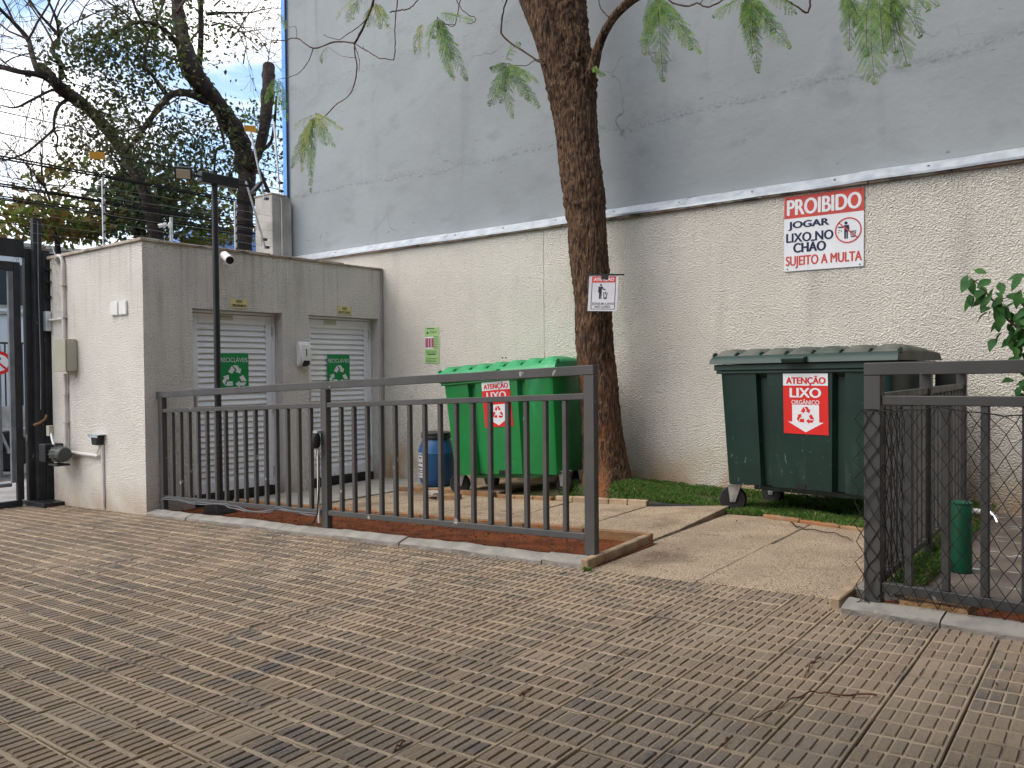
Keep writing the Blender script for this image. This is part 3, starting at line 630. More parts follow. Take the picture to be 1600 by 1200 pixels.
def door(y0, y1):
    XD = SX - .145; z0, z1 = gz(SX) + .10, DH - .004
    b = B(); fr = .05                                             # fixed frame
    b.box((XD - .03, y0 + .002, z0), (XD + .01, y0 + fr, z1), 'door'); b.box((XD - .03, y1 - fr, z0), (XD + .01, y1 - .002, z1), 'door'); b.box((XD - .03, y0 + fr, z1 - .028), (XD + .01, y1 - fr, z1), 'door')
    d = b.obj('door', sh, bev=.003)
    b = B(); a0, a1, c0, c1 = y0 + fr + .005, y1 - fr - .005, z0 + .01, z1 - .034
    st = .075; xo = XD + .016
    b.box((XD - .02, a0, c0), (xo, a0 + st, c1), 'door'); b.box((XD - .02, a1 - st, c0), (xo, a1, c1), 'door')
    b.box((XD - .02, a0 + st, c1 - .10), (xo, a1 - st, c1), 'door'); b.box((XD - .02, a0 + st, c0), (xo, a1 - st, c0 + .11), 'door')
    b.obj('door_leaf', d, bev=.003)
    b = B(); zz = c0 + .112; n = 27; p = (c1 - .10 - zz) / n
    for i in range(n):
        z = zz + p * i                                            # each slat leans out at its foot
        b.hexa([(XD + .004, a0 + st, z), (XD + .012, a0 + st, z - .001), (XD + .012, a1 - st, z - .001), (XD + .004, a1 - st, z),
                (XD - .018, a0 + st, z + p * .96), (XD - .010, a0 + st, z + p * .985), (XD - .010, a1 - st, z + p * .985), (XD - .018, a1 - st, z + p * .96)], 'door')
    b.box((XD - .028, a0 + st, zz), (XD - .022, a1 - st, c1 - .10), 'door')
    b.obj('louvres', d)
    for z in (1.60, .72, .02):
        b = B(); b.tube([(XD + .02, y1 - fr + .001, z - .05), (XD + .02, y1 - fr + .001, z + .05)], .009, 'alu', 10); b.obj('hinge', d)
    b = B(); b.cbox((XD + .035, a0 + .04, .85), (.02, .02, .13), 'steel'); b.cbox((XD + .022, a0 + .04, .85), (.012, .035, .18), 'steel'); b.obj('handle', d, bev=.003)
    b = B(); b.box((XD - .03, y0 + .003, gz(SX) - .02), (XD + .03, y1 - .003, gz(SX) + .098), 'black'); b.obj('sill', d, bev=.004)
door(*D1); door(*D2)

pl = tag(bpy.data.objects.new('gate_pillar', None), 'short pale concrete pillar between the bin store and the grey building', 'pillar'); COL.objects.link(pl)
b = B(); b.prism([(0, 2.0), (.33, 2.0), (.33, 3.53), (.325, 3.59), (.30, 3.625), (.25, 3.64), (0, 3.64)], lambda u, v, t: (t, 6.90 + u, v), -9.98, -9.575, 'concrete'); b.box((-9.979, 6.901, -.4), (-9.576, 7.229, 2.0), 'concrete'); b.obj('shaft', pl, bev=.006)
b = B(); b.box((-10.0, 6.89, 3.641), (-9.57, 7.16, 3.665), 'coping'); b.obj('cap', pl, bev=.008)
b = B(); b.tube([(-9.565, 7.05, 2.0), (-9.565, 7.05, 3.55), (-9.60, 7.04, 3.68)], .010, 'conduit', 8); b.obj('cable', pl)
# ================================================================== steel fences
def fence_panel(root, x0, x1, nb, f, ztop, zmid, zbot, sl, first=True, mk=True):
    """one bay between post centres x0 and x1; f(x, y, z) maps the bay to the fence's own space; sl is the fall per metre"""
    pass
def bar(root, name, x0, x1, y0, y1, z0, z1, sl=0.0, bev=.003, rot=0):
    b = B(); b.box((x0, y0, z0), (x1, y1, z1), 'fence', sh=sl); o = b.obj(name, root, bev=bev); return o
FY = 4.10; SL = .0428
fe = thing('steel_fence', 'long grey steel bar fence standing in the soil strip in front of the green bin', 'fence', (-2.57, FY, 0))
def zt(x): return SL * x
P = 2.465
for k, x in enumerate((0, -P, -2 * P)):
    bar(fe, 'post', x - .036, x + .036, -.025, .027, gz(x - 2.57) - .06, 1.108 + zt(x))
bar(fe, 'top_rail', -2 * P - .07, .036, -.027, .03, 1.110 + zt(-2 * P - .07), 1.168 + zt(-2 * P - .07), SL)
for k in range(2):
    xa, xb = -P * (k + 1) + .0365, -P * k - .0365
    bar(fe, 'rail', xa, xb, -.020, .020, .962 + zt(xa), 1.000 + zt(xa), SL)
    bar(fe, 'rail', xa, xb, -.020, .020, .110 + zt(xa), .150 + zt(xa), SL)
bal = None
for k in range(2):
    for i in range(1, 16 + 0):
        x = -P * k - .0365 - (P - .073) * i / 16
        if bal is None: bal = bar(fe, 'baluster', -.0155, .0155, -.0155, .0165, .151, .961); bal.location = (x, 0, zt(x))
        else:
            o = bal.copy(); COL.objects.link(o); o.parent = fe; o.location = (x, 0, zt(x))
# fence on the right with the run that turns back to the wall
f2 = thing('steel_fence', 'grey steel bar fence with netting at the right, turning a corner back to the wall', 'fence', (-.915, 3.86, 0), R(-4))
def rail2(n, x0, x1, z0, z1): bar(f2, n, x0, x1, -.02, .02, z0, z1, .012)
bar(f2, 'post', -.036, .036, -.03, .03, .0, 1.104)
bar(f2, 'top_rail', -.036, 2.2, -.032, .032, 1.106, 1.162, .012)
rail2('rail', .0365, 2.2, .972, 1.014); rail2('rail', .0365, 2.2, .132, .176)
for i in range(1, 15):
    x = .147 * i
    o = bal.copy(); COL.objects.link(o); o.parent = f2; o.location = (x, 0, .025 + .012 * x)
br = R(4)                                                         # the returning run goes straight back along +y of the world
def back(name, y0, y1, x0, x1, z0, z1, s=.0):
    b = B(); b.box((x0, y0, z0), (x1, y1, z1), 'fence'); o = b.obj(name, f2, bev=.003); o.rotation_euler = (0, 0, br); return o
back('rail', .035, 2.40, -.016, .018, .985, 1.022); back('rail', .035, 2.40, -.016, .018, .145, .18)
back('top_rail', .04, 2.40, -.025, .027, 1.108, 1.16)
for y in (1.16, 2.37): back('post', y - .03, y + .03, -.028, .03, .02, 1.106)
y = .155; pbal = None
while y < 2.33:
    if min(abs(y - 1.16), abs(y - 2.37)) > .06:
        if pbal is None: pbal = back('baluster', -.014, .014, -.014, .014, .181, .984); pbal.location = Matrix.Rotation(br, 3, 'Z') @ Vector((0, y, 0))
        else:
            o = pbal.copy(); COL.objects.link(o); o.parent = f2; o.location = Matrix.Rotation(br, 3, 'Z') @ Vector((0, y, 0))
    y += .118
# loose diamond netting tied over the right-hand fence
V_ = B(); rn = random.Random(21)
def net(P0, d, nrm, L, z0, z1, cw=.062, ch=.094):
    n = int(L / cw) + 1; m = int((z1 - z0) / (ch / 2))
    jit = {}
    def node(i, j):
        if (i, j) not in jit:
            s = (i + .5 * (j % 2)) * cw; z = z1 - j * ch / 2
            jit[(i, j)] = P0 + d * (s + rn.gauss(0, .004) + .006 * math.sin(j * .5)) + nrm * (rn.gauss(0, .003)) + Vector((0, 0, z + rn.gauss(0, .004) - (.012 * math.sin(i * .9) if j == 0 else 0)))
        return jit[(i, j)]
    for i in range(n):
        V_.tube([node(i, j) for j in range(m + 1)], .0024, 'net', 4, cap=False)
        V_.tube([node(i + (1 if j % 2 == 0 else 0) - (1 if j % 2 == 0 else 0), j) if j % 2 == 0 else node(i - 1, j) for j in range(m + 1)], .0024, 'net', 4, cap=False)
    V_.tube([node(i, 0) for i in range(n)], .003, 'net', 5, cap=False)
d2 = Vector((math.cos(R(-4)), math.sin(R(-4)), 0)); n2 = Vector((d2.y, -d2.x, 0))
C0 = Vector((-.915, 3.86, 0))
net(C0 - d2 * .045 + n2 * .036, d2, n2, 1.6, .07, .955)
net(C0 + Vector((.045, .02, 0)), Vector((0, 1, 0)), Vector((1, 0, 0)), .50, .10, .95, .10, .13)
for _ in range(5):                                                # frayed knots by the corner post
    p = C0 - d2 * rn.uniform(.03, .05) + n2 * .035 + Vector((0, 0, rn.uniform(.05, .5)))
    V_.tube([p, p + Vector((rn.gauss(0, .015), -.01, rn.gauss(0, .03))), p + Vector((rn.gauss(0, .03), -.012, rn.gauss(-.03, .05)))], .0022, 'net', 4)
tag(V_.obj('wire_netting'), 'black diamond netting stretched over the bars of the right-hand fence', 'netting')

# ================================================================== fittings on the bin store and fence
FX = Matrix.Rotation(R(90), 3, 'Z')
def board(name, label, cat, loc, rz, w_, h_, m, th=.004, group=None, bev=.001):
    r = thing(name, label, cat, loc, rz, group); b = B(); b.box((0, 0, 0), (w_, th, h_), m); b.obj('board', r, bev=bev); return r
# recycling stickers on the doors (u runs along +y, so rz = 90 degrees)
for (y0, y1, z0, z1, lab) in ((4.855, 5.205, .955, 1.345, 'green recycling sticker on the left louvred door'), (6.300, 6.650, .955, 1.340, 'green recycling sticker on the right louvred door')):
    r = board('recycling_sticker', lab, 'sticker', (SX - .121, y0, z0), R(90), y1 - y0, z1 - z0, 'signgreen', .003, 'green recycling stickers')
    w_, h_ = y1 - y0, z1 - z0
    text('RECICLÁVEIS', .02 * w_, .755 * h_, .94 * w_, .155 * h_, 'signwhite', r, bold=0.0)
    flat(recycle(.5 * w_, .36 * h_, .31 * h_, (1.18, 1)), 'signwhite', r, 'recycling_symbol')
for (y0, w_, t1, t2, lab) in ((4.905, .218, 'LIXO', 'ORGÂNICO', 'yellow LIXO ORGÂNICO plate above the left door'), (6.36, .222, 'LIXO', 'RECICLÁVEL', 'yellow LIXO RECICLÁVEL plate above the right door')):
    r = board('door_plate', lab, 'plate', (SX + .006, y0, 1.822), R(90), w_, .108, 'yellow', .006, 'yellow plates above the doors')
    flat([rect(.004, .004, w_ - .008, .004), rect(.004, .10, w_ - .008, .004), rect(.004, .008, .004, .092), rect(w_ - .008, .008, .004, .092)], 'plate2', r, 'border')
    text(t1, w_ * .33, .062, w_ * .34, .030, 'ink', r, bold=.02); text(t2, w_ * .10, .018, w_ * .80, .034, 'ink', r, bold=.02)
for (y0, lab) in ((4.83, 'small pale plate on the head of the left door'), (6.255, 'small pale plate on the head of the right door')):
    r = board('name_plate', lab, 'plate', (SX - .126, y0, 1.700), R(90), .195, .062, 'plate2', .003, 'small plates on the door heads')
    text('Depósito de lixo', .025, .030, .145, .016, 'ink', r, bold=0)
dp = thing('soap_dispenser', 'white plastic soap dispenser with black push lever between the two doors', 'dispenser', (SX, 5.745, 1.20), R(90))
b = B(); b.prism([(0, .0), (-.055, .0), (-.095, .03), (-.10, .15), (-.085, .26), (-.05, .285), (0, .285)], lambda u, v, t: (t, u, v), 0, .155, 'white'); b.obj('case', dp, bev=.014, seg=3, smooth=50)
b = B(); b.prism([(-.05, -.004), (-.104, .02), (-.110, .065), (-.05, .07)], lambda u, v, t: (t, u, v), .035, .12, 'ink'); b.obj('lever', dp, bev=.006)
b = B(); b.box((.072, -.1025, .12), (.082, -.099, .20), 'ink'); b.obj('level_window', dp)
# cameras
def cctv(loc, rz, label, s=1.0, tilt=-8):
    r = thing('security_camera', label, 'camera', loc, rz, 'white security cameras')
    b = B(); b.cbox((0, .02, 0), (.09 * s, .04, .11 * s), 'white'); b.obj('wall_box', r, bev=.006)
    b = B(); b.tube([(0, 0, 0), (0, -.05 * s, -.01), (0, -.07 * s, -.01)], .016 * s, 'white', 10); b.obj('arm', r, smooth=True)
    q = Matrix.Rotation(R(tilt), 3, 'X')
    b = B(); b.lathe([(.030 * s, -.10 * s), (.036 * s, -.09 * s), (.036 * s, .05 * s), (.034 * s, .055 * s)], 'white', (0, 0, 0), 'y', 20)
    for v in b.bm.verts: v.co = q @ Vector((v.co.x, -v.co.y, v.co.z)) + Vector((0, -.13 * s, -.012))
    body = b.obj('body', r, smooth=True)
    b = B(); b.lathe([(.031 * s, .056 * s), (.031 * s, .045 * s)], 'ink', (0, 0, 0), 'y', 20)
    for v in b.bm.verts: v.co = q @ Vector((v.co.x, -v.co.y - .012 * s, v.co.z)) + Vector((0, -.13 * s, -.012))
    b.obj('lens', body)
    return r
cctv((SX - .0, 4.83, 2.335), R(75), 'white security camera on the bin store wall beside the lamp post', 1.25, 22)
c2 = PX(262, 352, -9.55); r = cctv((c2.x + .02, c2.y, c2.z), R(-20), 'white security camera on a short pole above the bin store roof', .65, 18)
b = B(); b.tube([(0, .03, TOP - c2.z), (0, .03, .10)], .018, 'alu', 8); b.obj('pole', r)
# pair of blank plates, junction box and conduits on the sunlit end wall
for x, lab in ((-8.18, 'left of two blank white cover plates on the end wall of the bin store'), (-8.010, 'right of two blank white cover plates on the end wall of the bin store')):
    r = thing('cover_plate', lab, 'plate', (x, 3.96, 1.722), 0, 'blank white cover plates'); b = B(); b.box((0, -.022, 0), (.148, 0, .14), 'white'); b.obj('cover', r, bev=.006, seg=2)
    b = B()
    for px, pz in ((.074, .128), (.074, .012)): b.lathe([(.005, -.0235), (.005, -.02)], 'steel', (px, 0, pz), 'y', 8)
    b.obj('screw', r)
jb = thing('junction_box', 'beige metal junction box on the end wall beside the gate', 'box', (-9.105, 3.96, 1.165))
b = B(); b.box((-.143, -.12, 0), (.143, -.002, .345), 'beige'); b.obj('case', jb, bev=.008, seg=2)
b = B(); b.box((-.147, -.132, -.004), (.147, -.121, .349), 'beige'); b.obj('lid', jb, bev=.004)
b = B(); b.tube([(.09, -.05, -.001), (.09, -.05, -.04)], .02, 'beige', 10); b.obj('gland', jb)
cn = thing('conduit', 'pale electrical conduit running down the end wall to the gate motor', 'conduit', (-9.22, 3.945, 0))
b = B(); b.tube([(-.16, .012, 2.36), (-.15, -.02, 2.405), (-.10, -.02, 2.435), (-.03, -.015, 2.42), (0, -.012, 2.36), (0, -.012, 1.52)], .019, 'conduit', 8); b.obj('pipe', cn, smooth=True)
b = B(); b.tube([(.01, -.012, 1.14), (.01, -.012, .30), (.03, -.012, .285), (.70, -.012, .285), (.73, -.012, .275)], .019, 'conduit', 8); b.obj('pipe', cn, smooth=True)
b = B()
for z in (2.1, 1.75, .9, .6): b.box((-.028, -.034, z), (.034, .012, z + .018), 'conduit')
b.obj('clip', cn)
b = B(); b.tube([(-.36, -.01, 1.74), (-.01, -.012, 1.74)], .014, 'conduit', 8); b.obj('pipe', cn, smooth=True)
b = B(); b.box((-.43, -.05, 1.62), (-.35, .01, 1.84), 'galv'); b.obj('bracket', cn, bev=.004)
ls = thing('sensor_box', 'small black sensor under a tin hood on the end wall of the bin store', 'sensor', (-8.47, 3.96, .40))
b = B(); b.box((-.10, -.09, .105), (.105, -.001, .112), 'galv'); b.box((-.10, -.09, .08), (.105, -.086, .105), 'galv'); b.obj('hood', ls)
b = B(); b.prism([(-.055, .0), (.055, .0), (.075, .09), (-.075, .09)], lambda u, v, t: (u, t, v), -.075, -.002, 'black'); b.obj('case', ls, bev=.008)
b = B(); b.tube([(.06, -.014, 0), (.06, -.014, -.655)], .016, 'conduit', 8); b.tube([(.02, -.03, 0), (.01, -.03, -.04), (-.05, -.02, -.10)], .005, 'conduit', 6); b.obj('conduit', ls, smooth=True)
# lamp post
LX, LY = -6.95, 4.36
lp = thing('lamp_post', 'tall thin black lamp post with two floodlights in front of the left door', 'lamp post', (LX, LY, gz(LX) + .012))
hz = 3.06 - gz(LX)
b = B(); b.lathe([(.034, .05), (.031, 1.4), (.028, hz)], 'black', n=20); b.obj('pole', lp, smooth=True)
b = B(); b.prism([(-.13, -.02), (.13, -.02), (.13, .012), (.075, .11), (-.075, .11), (-.13, .012)], lambda u, v, t: (u, t, v), -.10, .10, 'black'); b.obj('base', lp, bev=.01)
b = B(); b.cbox((0, .045, hz - .085), (.09, .40, .10), 'black'); b.obj('crossbar', lp, bev=.008)
for sgn, y0 in ((-1, -.33), (1, .45)):
    b = B(); rot = Vector((.62, -.42, -.66) if sgn < 0 else (.25, .75, -.6)).to_track_quat('-Z', 'Y').to_matrix()
    b.cbox((.02, y0, hz - .085), (.155, .125, .03), 'black', rot); fl_ = b.obj('floodlight', lp, bev=.006)
    b = B(); b.cbox(Vector((.02, y0, hz - .085)) + rot @ Vector((0, 0, -.0195)), (.12, .09, .006), 'lamp' if sgn < 0 else 'lensgreen', rot); b.obj('lens', fl_)
    b = B()
    for dx in (-.02, .025): b.tube([(dx, -.155 if sgn < 0 else .245, hz - .085), (dx, y0 - sgn * .06, hz - .08)], .008, 'black', 6)
    b.obj('bracket', fl_)
b = B(); b.cbox((.0, .16, hz - .012), (.06, .05, .045), 'black'); b.obj('photocell', lp, bev=.006)
# black switch with a white cable duct on the middle fence post
sw = thing('switch', 'black switch on the middle post of the long fence, above a white cable duct', 'switch', (-5.07, 4.075, .60))
b = B(); b.lathe([(.022, -.06), (.032, -.045), (.036, .0), (.032, .035), (.024, .055)], 'ink', (0, -.045, 0), 'z', 16); b.obj('case', sw, smooth=True)
b = B(); b.box((-.03, -.05, .058), (.02, .0, .075), 'steel'); b.box((-.016, -.045, -.12), (.0, -.03, -.07), 'steel'); b.box((.01, -.045, -.115), (.024, -.03, -.07), 'steel'); b.obj('bracket', sw)
b = B(); b.box((-.030, -.018, -.66), (-.010, -.001, -.12), 'conduit'); b.obj('duct', sw, bev=.003)
b = B(); b.tube([(.015, -.03, -.11), (.012, -.035, -.4), (.0, -.04, -.58), (-.05, -.045, -.66), (-.15, -.04, -.68)], .006, 'ink', 6); b.obj('cable', sw)
cl = B(); pts = []
for i in range(40):
    x = -7.50 + 2.38 * i / 39; pts.append((x, FY - .028 + .006 * math.sin(i * 1.3), zt(x + 2.57) + .112 + .010 * math.sin(i * .45) - (.02 if 18 < i < 30 else 0)))
cl.tube(pts, .006, 'gategrey', 6); cl.tube([(p[0] + .03, p[1] - .005, p[2] + .014 + .008 * math.sin(k * .7)) for k, p in enumerate(pts)], .004, 'gategrey', 6)
tag(cl.obj('cable', smooth=True), 'pale cables strapped along the bottom rail of the left fence bay', 'cable')

# ================================================================== signs
# big prohibition board on the wall
W_, H_ = .665, .655
sg = board('warning_sign', 'large red and white PROIBIDO JOGAR LIXO NO CHÃO board on the white wall', 'sign', (-2.427, WY - .012, 1.985), 0, W_, H_, 'signwhite', .006)
sg.rotation_euler = (0, R(.4), 0)
flat([rect(.001, H_ * .705, W_ - .002, H_ * .294)], 'redprint', sg, 'header', y=-.001)
text('PROIBIDO', .03, H_ * .745, W_ - .055, H_ * .205, 'signwhite', sg, y=-.0025, bold=.03)
text('JOGAR', .04, H_ * .545, .34, H_ * .115, 'navy', sg, bold=.030); text('LIXO NO', .022, H_ * .385, .395, H_ * .12, 'navy', sg, bold=.030); text('CHÃO', .085, H_ * .245, .27, H_ * .155, 'navy', sg, bold=.030)
text('SUJEITO A MULTA', .018, H_ * .035, W_ - .034, H_ * .165, 'redprint', sg, bold=.032)
cx, cz, r0 = .540, H_ * .475, .108
man = [disc(cx - .018, cz + .062, .0135, 14), [(cx - .034, cz + .045), (cx + .004, cz + .045), (cx + .008, cz + .03), (cx + .010, cz - .01), (cx - .002, cz - .01), (cx - .002, cz - .070), (cx - .014, cz - .070), (cx - .014, cz - .014), (cx - .018, cz - .014), (cx - .018, cz - .070), (cx - .032, cz - .070), (cx - .032, cz + .025), (cx - .036, cz + .025)],
       [(cx - .080, cz + .036), (cx - .030, cz + .036), (cx - .030, cz + .024), (cx - .080, cz + .024)], rect(cx - .078, cz + .0, .010, .008), rect(cx - .060, cz - .006, .009, .009), rect(cx - .082, cz - .018, .009, .008),
       [(cx + .022, cz - .062), (cx + .056, cz - .062), (cx + .062, cz - .018), (cx + .016, cz - .018)], rect(cx + .014, cz - .014, .052, .006)]
flat(man, 'navy', sg, 'pictogram', y=-.0015)
flat([[(cx + .024 + .009 * k, cz - .056), (cx + .027 + .009 * k, cz - .056), (cx + .028 + .009 * k, cz - .022), (cx + .024 + .009 * k, cz - .022)] for k in range(4)], 'signwhite', sg, 'basket_bars', y=-.002)
a = R(-42); ux, uz = math.cos(a), math.sin(a)
flat(ring(cx, cz, r0, .011) + [[(cx - ux * r0 * .95 - uz * .005, cz - uz * r0 * .95 + ux * .005), (cx - ux * r0 * .95 + uz * .005, cz - uz * r0 * .95 - ux * .005), (cx + ux * r0 * .95 + uz * .005, cz + uz * r0 * .95 - ux * .005), (cx + ux * r0 * .95 - uz * .005, cz + uz * r0 * .95 + ux * .005)]], 'redprint', sg, 'prohibition_ring', y=-.0025)
b = B()
for px, pz in ((.03, .02), (W_ - .03, .018), (.03, H_ - .02), (W_ - .03, H_ - .02)): b.lathe([(.006, -.003), (.006, .001)], 'ink', (px, 0, pz), 'y', 8)
b.obj('screw', sg)
# sign tied to the tree
TS = PY(918, 486, 6.24); TE = PY(960, 486, 6.24 - .0); TT = PY(920, 430, 6.24)
w_, h_ = (TE - TS).length * .98, (TT.z - TS.z)
ts = board('tree_sign', 'small ATENÇÃO JOGUE LIXO NO LIXO notice clipped to the tree trunk', 'sign', TS, R(10), w_, h_, 'paper', .003)
ts.rotation_euler = (R(-3), R(2.5), R(14))
flat([rect(.10 * w_, .80 * h_, .82 * w_, .17 * h_)], 'redprint', ts, 'header', y=-.001)
text('ATENÇÃO', .17 * w_, .825 * h_, .68 * w_, .125 * h_, 'signwhite', ts, y=-.002, bold=.015)
fr = [rect(.10 * w_, .05 * h_, .02 * w_, .75 * h_), rect(.90 * w_, .05 * h_, .02 * w_, .75 * h_), rect(.12 * w_, .05 * h_, .78 * w_, .012 * h_)]
flat(fr, 'ink', ts, 'border', y=-.001)
mx_, mz_ = .42 * w_, .52 * h_; s_ = h_ * 1.0
man = [disc(mx_, mz_ + .21 * s_, .028 * s_, 14), [(mx_ - .07 * s_, mz_ + .165 * s_), (mx_ + .05 * s_, mz_ + .165 * s_), (mx_ + .085 * s_, mz_ + .10 * s_), (mx_ + .135 * s_, mz_ + .10 * s_), (mx_ + .135 * s_, mz_ + .07 * s_), (mx_ + .07 * s_, mz_ + .07 * s_), (mx_ + .03 * s_, mz_ + .12 * s_), (mx_ + .03 * s_, mz_ - .18 * s_), (mx_ + .005 * s_, mz_ - .18 * s_), (mx_, mz_ - .01 * s_), (mx_ - .01 * s_, mz_ - .18 * s_), (mx_ - .045 * s_, mz_ - .18 * s_), (mx_ - .045 * s_, mz_ + .0), (mx_ - .075 * s_, mz_ + .0)],
       [(mx_ + .07 * s_, mz_ + .0), (mx_ + .095 * s_, mz_ + .0), (mx_ + .115 * s_, mz_ - .14 * s_), (mx_ + .155 * s_, mz_ - .14 * s_), (mx_ + .175 * s_, mz_ + .0), (mx_ + .20 * s_, mz_ + .0), (mx_ + .175 * s_, mz_ - .18 * s_), (mx_ + .095 * s_, mz_ - .18 * s_)],
       [(mx_ + .11 * s_, mz_ + .0), (mx_ + .14 * s_, mz_ + .035 * s_), (mx_ + .155 * s_, mz_ - .02 * s_), (mx_ + .13 * s_, mz_ - .06 * s_)]]
flat(man, 'ink', ts, 'pictogram', y=-.001)
text('JOGUE LIXO', .14 * w_, .165 * h_, .74 * w_, .075 * h_, 'ink', ts, bold=.006); text('NO LIXO', .24 * w_, .085 * h_, .52 * w_, .075 * h_, 'ink', ts, bold=.006)
b = B(); b.box((-.03, -.006, h_), (w_ + .05, .008, h_ + .012), 'ink'); b.box((.42 * w_, -.008, h_ - .035), (.64 * w_, .006, h_ + .004), 'ink'); b.obj('clip', ts)
# green flyer on the wall
r = board('notice', 'narrow lime green notice with a pink picture on the white wall above the drum', 'notice', PY(664, 567.5, WY - .006), 0, .232, .435, 'lime', .003)
r.rotation_euler = (0, R(.6), 0)
flat([rect(.005, .175, .135, .145)], 'signwhite', r, 'picture_panel', y=-.001)
flat([rect(.010 + .045 * k + (.010 if k else 0), .19, .036 if k else .048, .115) for k in range(3)], 'magenta', r, 'picture', y=-.002)
ln = [rect(.03, .415, .13, .010), rect(.085, .385, .115, .006), rect(.085, .365, .115, .006), rect(.03, .355, .03, .028)] + [rect(.148, .18 + .02 * k, .07, .006) for k in range(8)] + [rect(.04, .102, .145, .014), rect(.02, .13, .19, .005), rect(.02, .145, .18, .005), rect(.02, .055, .19, .005), rect(.02, .035, .17, .005), rect(.02, .018, .18, .005)]
flat(ln, 'pipegreen', r, 'print', y=-.001)

# ================================================================== wheeled bins
def bin_(label, loc, rz, roll, W, D, HB, HR, body, rimm, lid, top, lidh, taper, word2, stk, z0=.205):
    r = thing('wheeled_bin', label, 'bin', loc, rz, 'large four wheeled rubbish bins'); r.rotation_euler = (0, roll, rz)
    gw, gd = .052 * W, .05                                        # two upright grooves in the front
    def prof(hw, hd, gx):
        c = .05
        p = [(-hw + c, -hd), (-gx - gw / 2 - .012, -hd), (-gx - gw / 2, -hd + gd), (-gx + gw / 2 - .012, -hd + gd), (-gx + gw / 2 + .012, -hd), (gx - gw / 2 - .012, -hd), (gx - gw / 2 + .012, -hd + gd), (gx + gw / 2, -hd + gd), (gx + gw / 2 + .012, -hd)]
        p += [(hw - c, -hd), (hw - c * .3, -hd + c * .3), (hw, -hd + c), (hw, hd - c), (hw - c * .3, hd - c * .3), (hw - c, hd), (-hw + c, hd), (-hw + c * .3, hd - c * .3), (-hw, hd - c), (-hw, -hd + c), (-hw + c * .3, -hd + c * .3)]
        return p
    b = B(); rings = []; n = 14
    for i in range(n + 1):
        t = i / n; z = z0 + (HB - z0) * t
        hw = W / 2 - taper * (1 - t); hd = D / 2 - taper * .55 * (1 - t); gx = .225 * W * (1 - .08 * (1 - t))
        p = prof(hw, hd, gx)
        if t > .93: p = [(u, -hd if (v > -hd and v < -hd + gd + .001 and abs(abs(u) - gx) < gw) else v) for u, v in p]
        rings.append([b.bm.verts.new((u, v, z + (.012 if i == 0 and abs(u) < .33 * W and v < 0 else 0))) for u, v in p])
    im = b.mi(body)
    for a, c in zip(rings[:-1], rings[1:]):
        for j in range(len(a)): b.bm.faces.new((a[j], a[(j + 1) % len(a)], c[(j + 1) % len(a)], c[j])).material_index = im
    b.bm.faces.new(rings[0][::-1]).material_index = im
    bo = b.obj('body', r, smooth=30)
    b = B(); b.box((-W / 2 - .028, -D / 2 - .028, HB - .004), (W / 2 + .028, D / 2 + .028, HR), rimm); b.box((-W / 2 - .016, -D / 2 - .016, HB - .03), (W / 2 + .016, D / 2 + .016, HB - .0045), rimm)
    b.obj('rim', r, bev=.006)
    b = B(); b.box((-.32 * W, -D / 2 + .20 * taper + .10, z0 - .035), (.32 * W, D / 2 - .12, z0 - .0), body)
    b.box((-.045, -D / 2 + .55 * taper - .006, z0 + .012), (.035, -D / 2 + .55 * taper + .06, z0 + .050), 'ink'); b.obj('underframe', r)
    # lid: a fascia in front, seven bowed panels behind it, humped ends
    b = B(); N_, Mv = 84, 12; LW, LD = W / 2 + .055, D / 2 + .055; npan = 7
    def lidz(u, s):
        """s runs 0..1 from front to back of the lid top"""
        hump = math.sin(math.pi * min(1, .10 + s * .90)) ** .75
        pan = abs(math.sin(math.pi * npan * (u + 1) / 2)) ** .8
        edge = 1 if abs(u) < .985 else .6
        return .058 + lidh * (.30 * hump + .70 * pan * min(1, s / .07) * (1 - .75 * s * s)) * edge
    G = []
    for i in range(N_ + 1):
        u = -1 + 2 * i / N_; row = [b.bm.verts.new((u * LW, -LD, HR + .004)), b.bm.verts.new((u * LW, -LD + .012, HR + .034)), b.bm.verts.new((u * (LW - .01), -LD + .045, HR + .060))]
        for j in range(Mv + 1):
            s = j / Mv; row.append(b.bm.verts.new((u * (LW - .012), -LD + .055 + (2 * LD - .075) * s, HR + lidz(u, s))))
        row.append(b.bm.verts.new((u * LW, LD, HR + .004))); G.append(row)
    i1, i2 = b.mi(lid), b.mi(top)
    for i in range(N_):
        for j in range(len(G[0]) - 1):
            b.bm.faces.new((G[i][j], G[i + 1][j], G[i + 1][j + 1], G[i][j + 1])).material_index = i1 if j < 3 or j == len(G[0]) - 2 else i2
    b.bm.faces.new(G[0]).material_index = i1; b.bm.faces.new(G[-1][::-1]).material_index = i2
    b.face([(-LW, -LD, HR + .004), (LW, -LD, HR + .004), (LW, LD, HR + .004), (-LW, LD, HR + .004)], lid)
    lo = b.obj('lid', r, smooth=32)
    b = B()
    for k in range(npan + 1):
        u = -1 + 2 * k / npan
        if abs(u) > .99: u *= .985
        b.prism([(-LD + .05, .055), (-LD + .050, .085), (-LD + .085, .098), (-LD + .11, .09), (-LD + .11, .055)], lambda v, h, t: (t, v, HR + h), u * LW - .008, u * LW + .008, lid)
    b.obj('rib', lo, bev=.003)
    b = B(); b.prism([(-LD - .045, .02), (-LD - .048, .040), (-LD + .02, .052), (-LD + .02, .012), (-LD - .03, .0)], lambda v, h, t: (t, v, HR + h), -.09, .09, lid); b.obj('handle', lo, bev=.005)
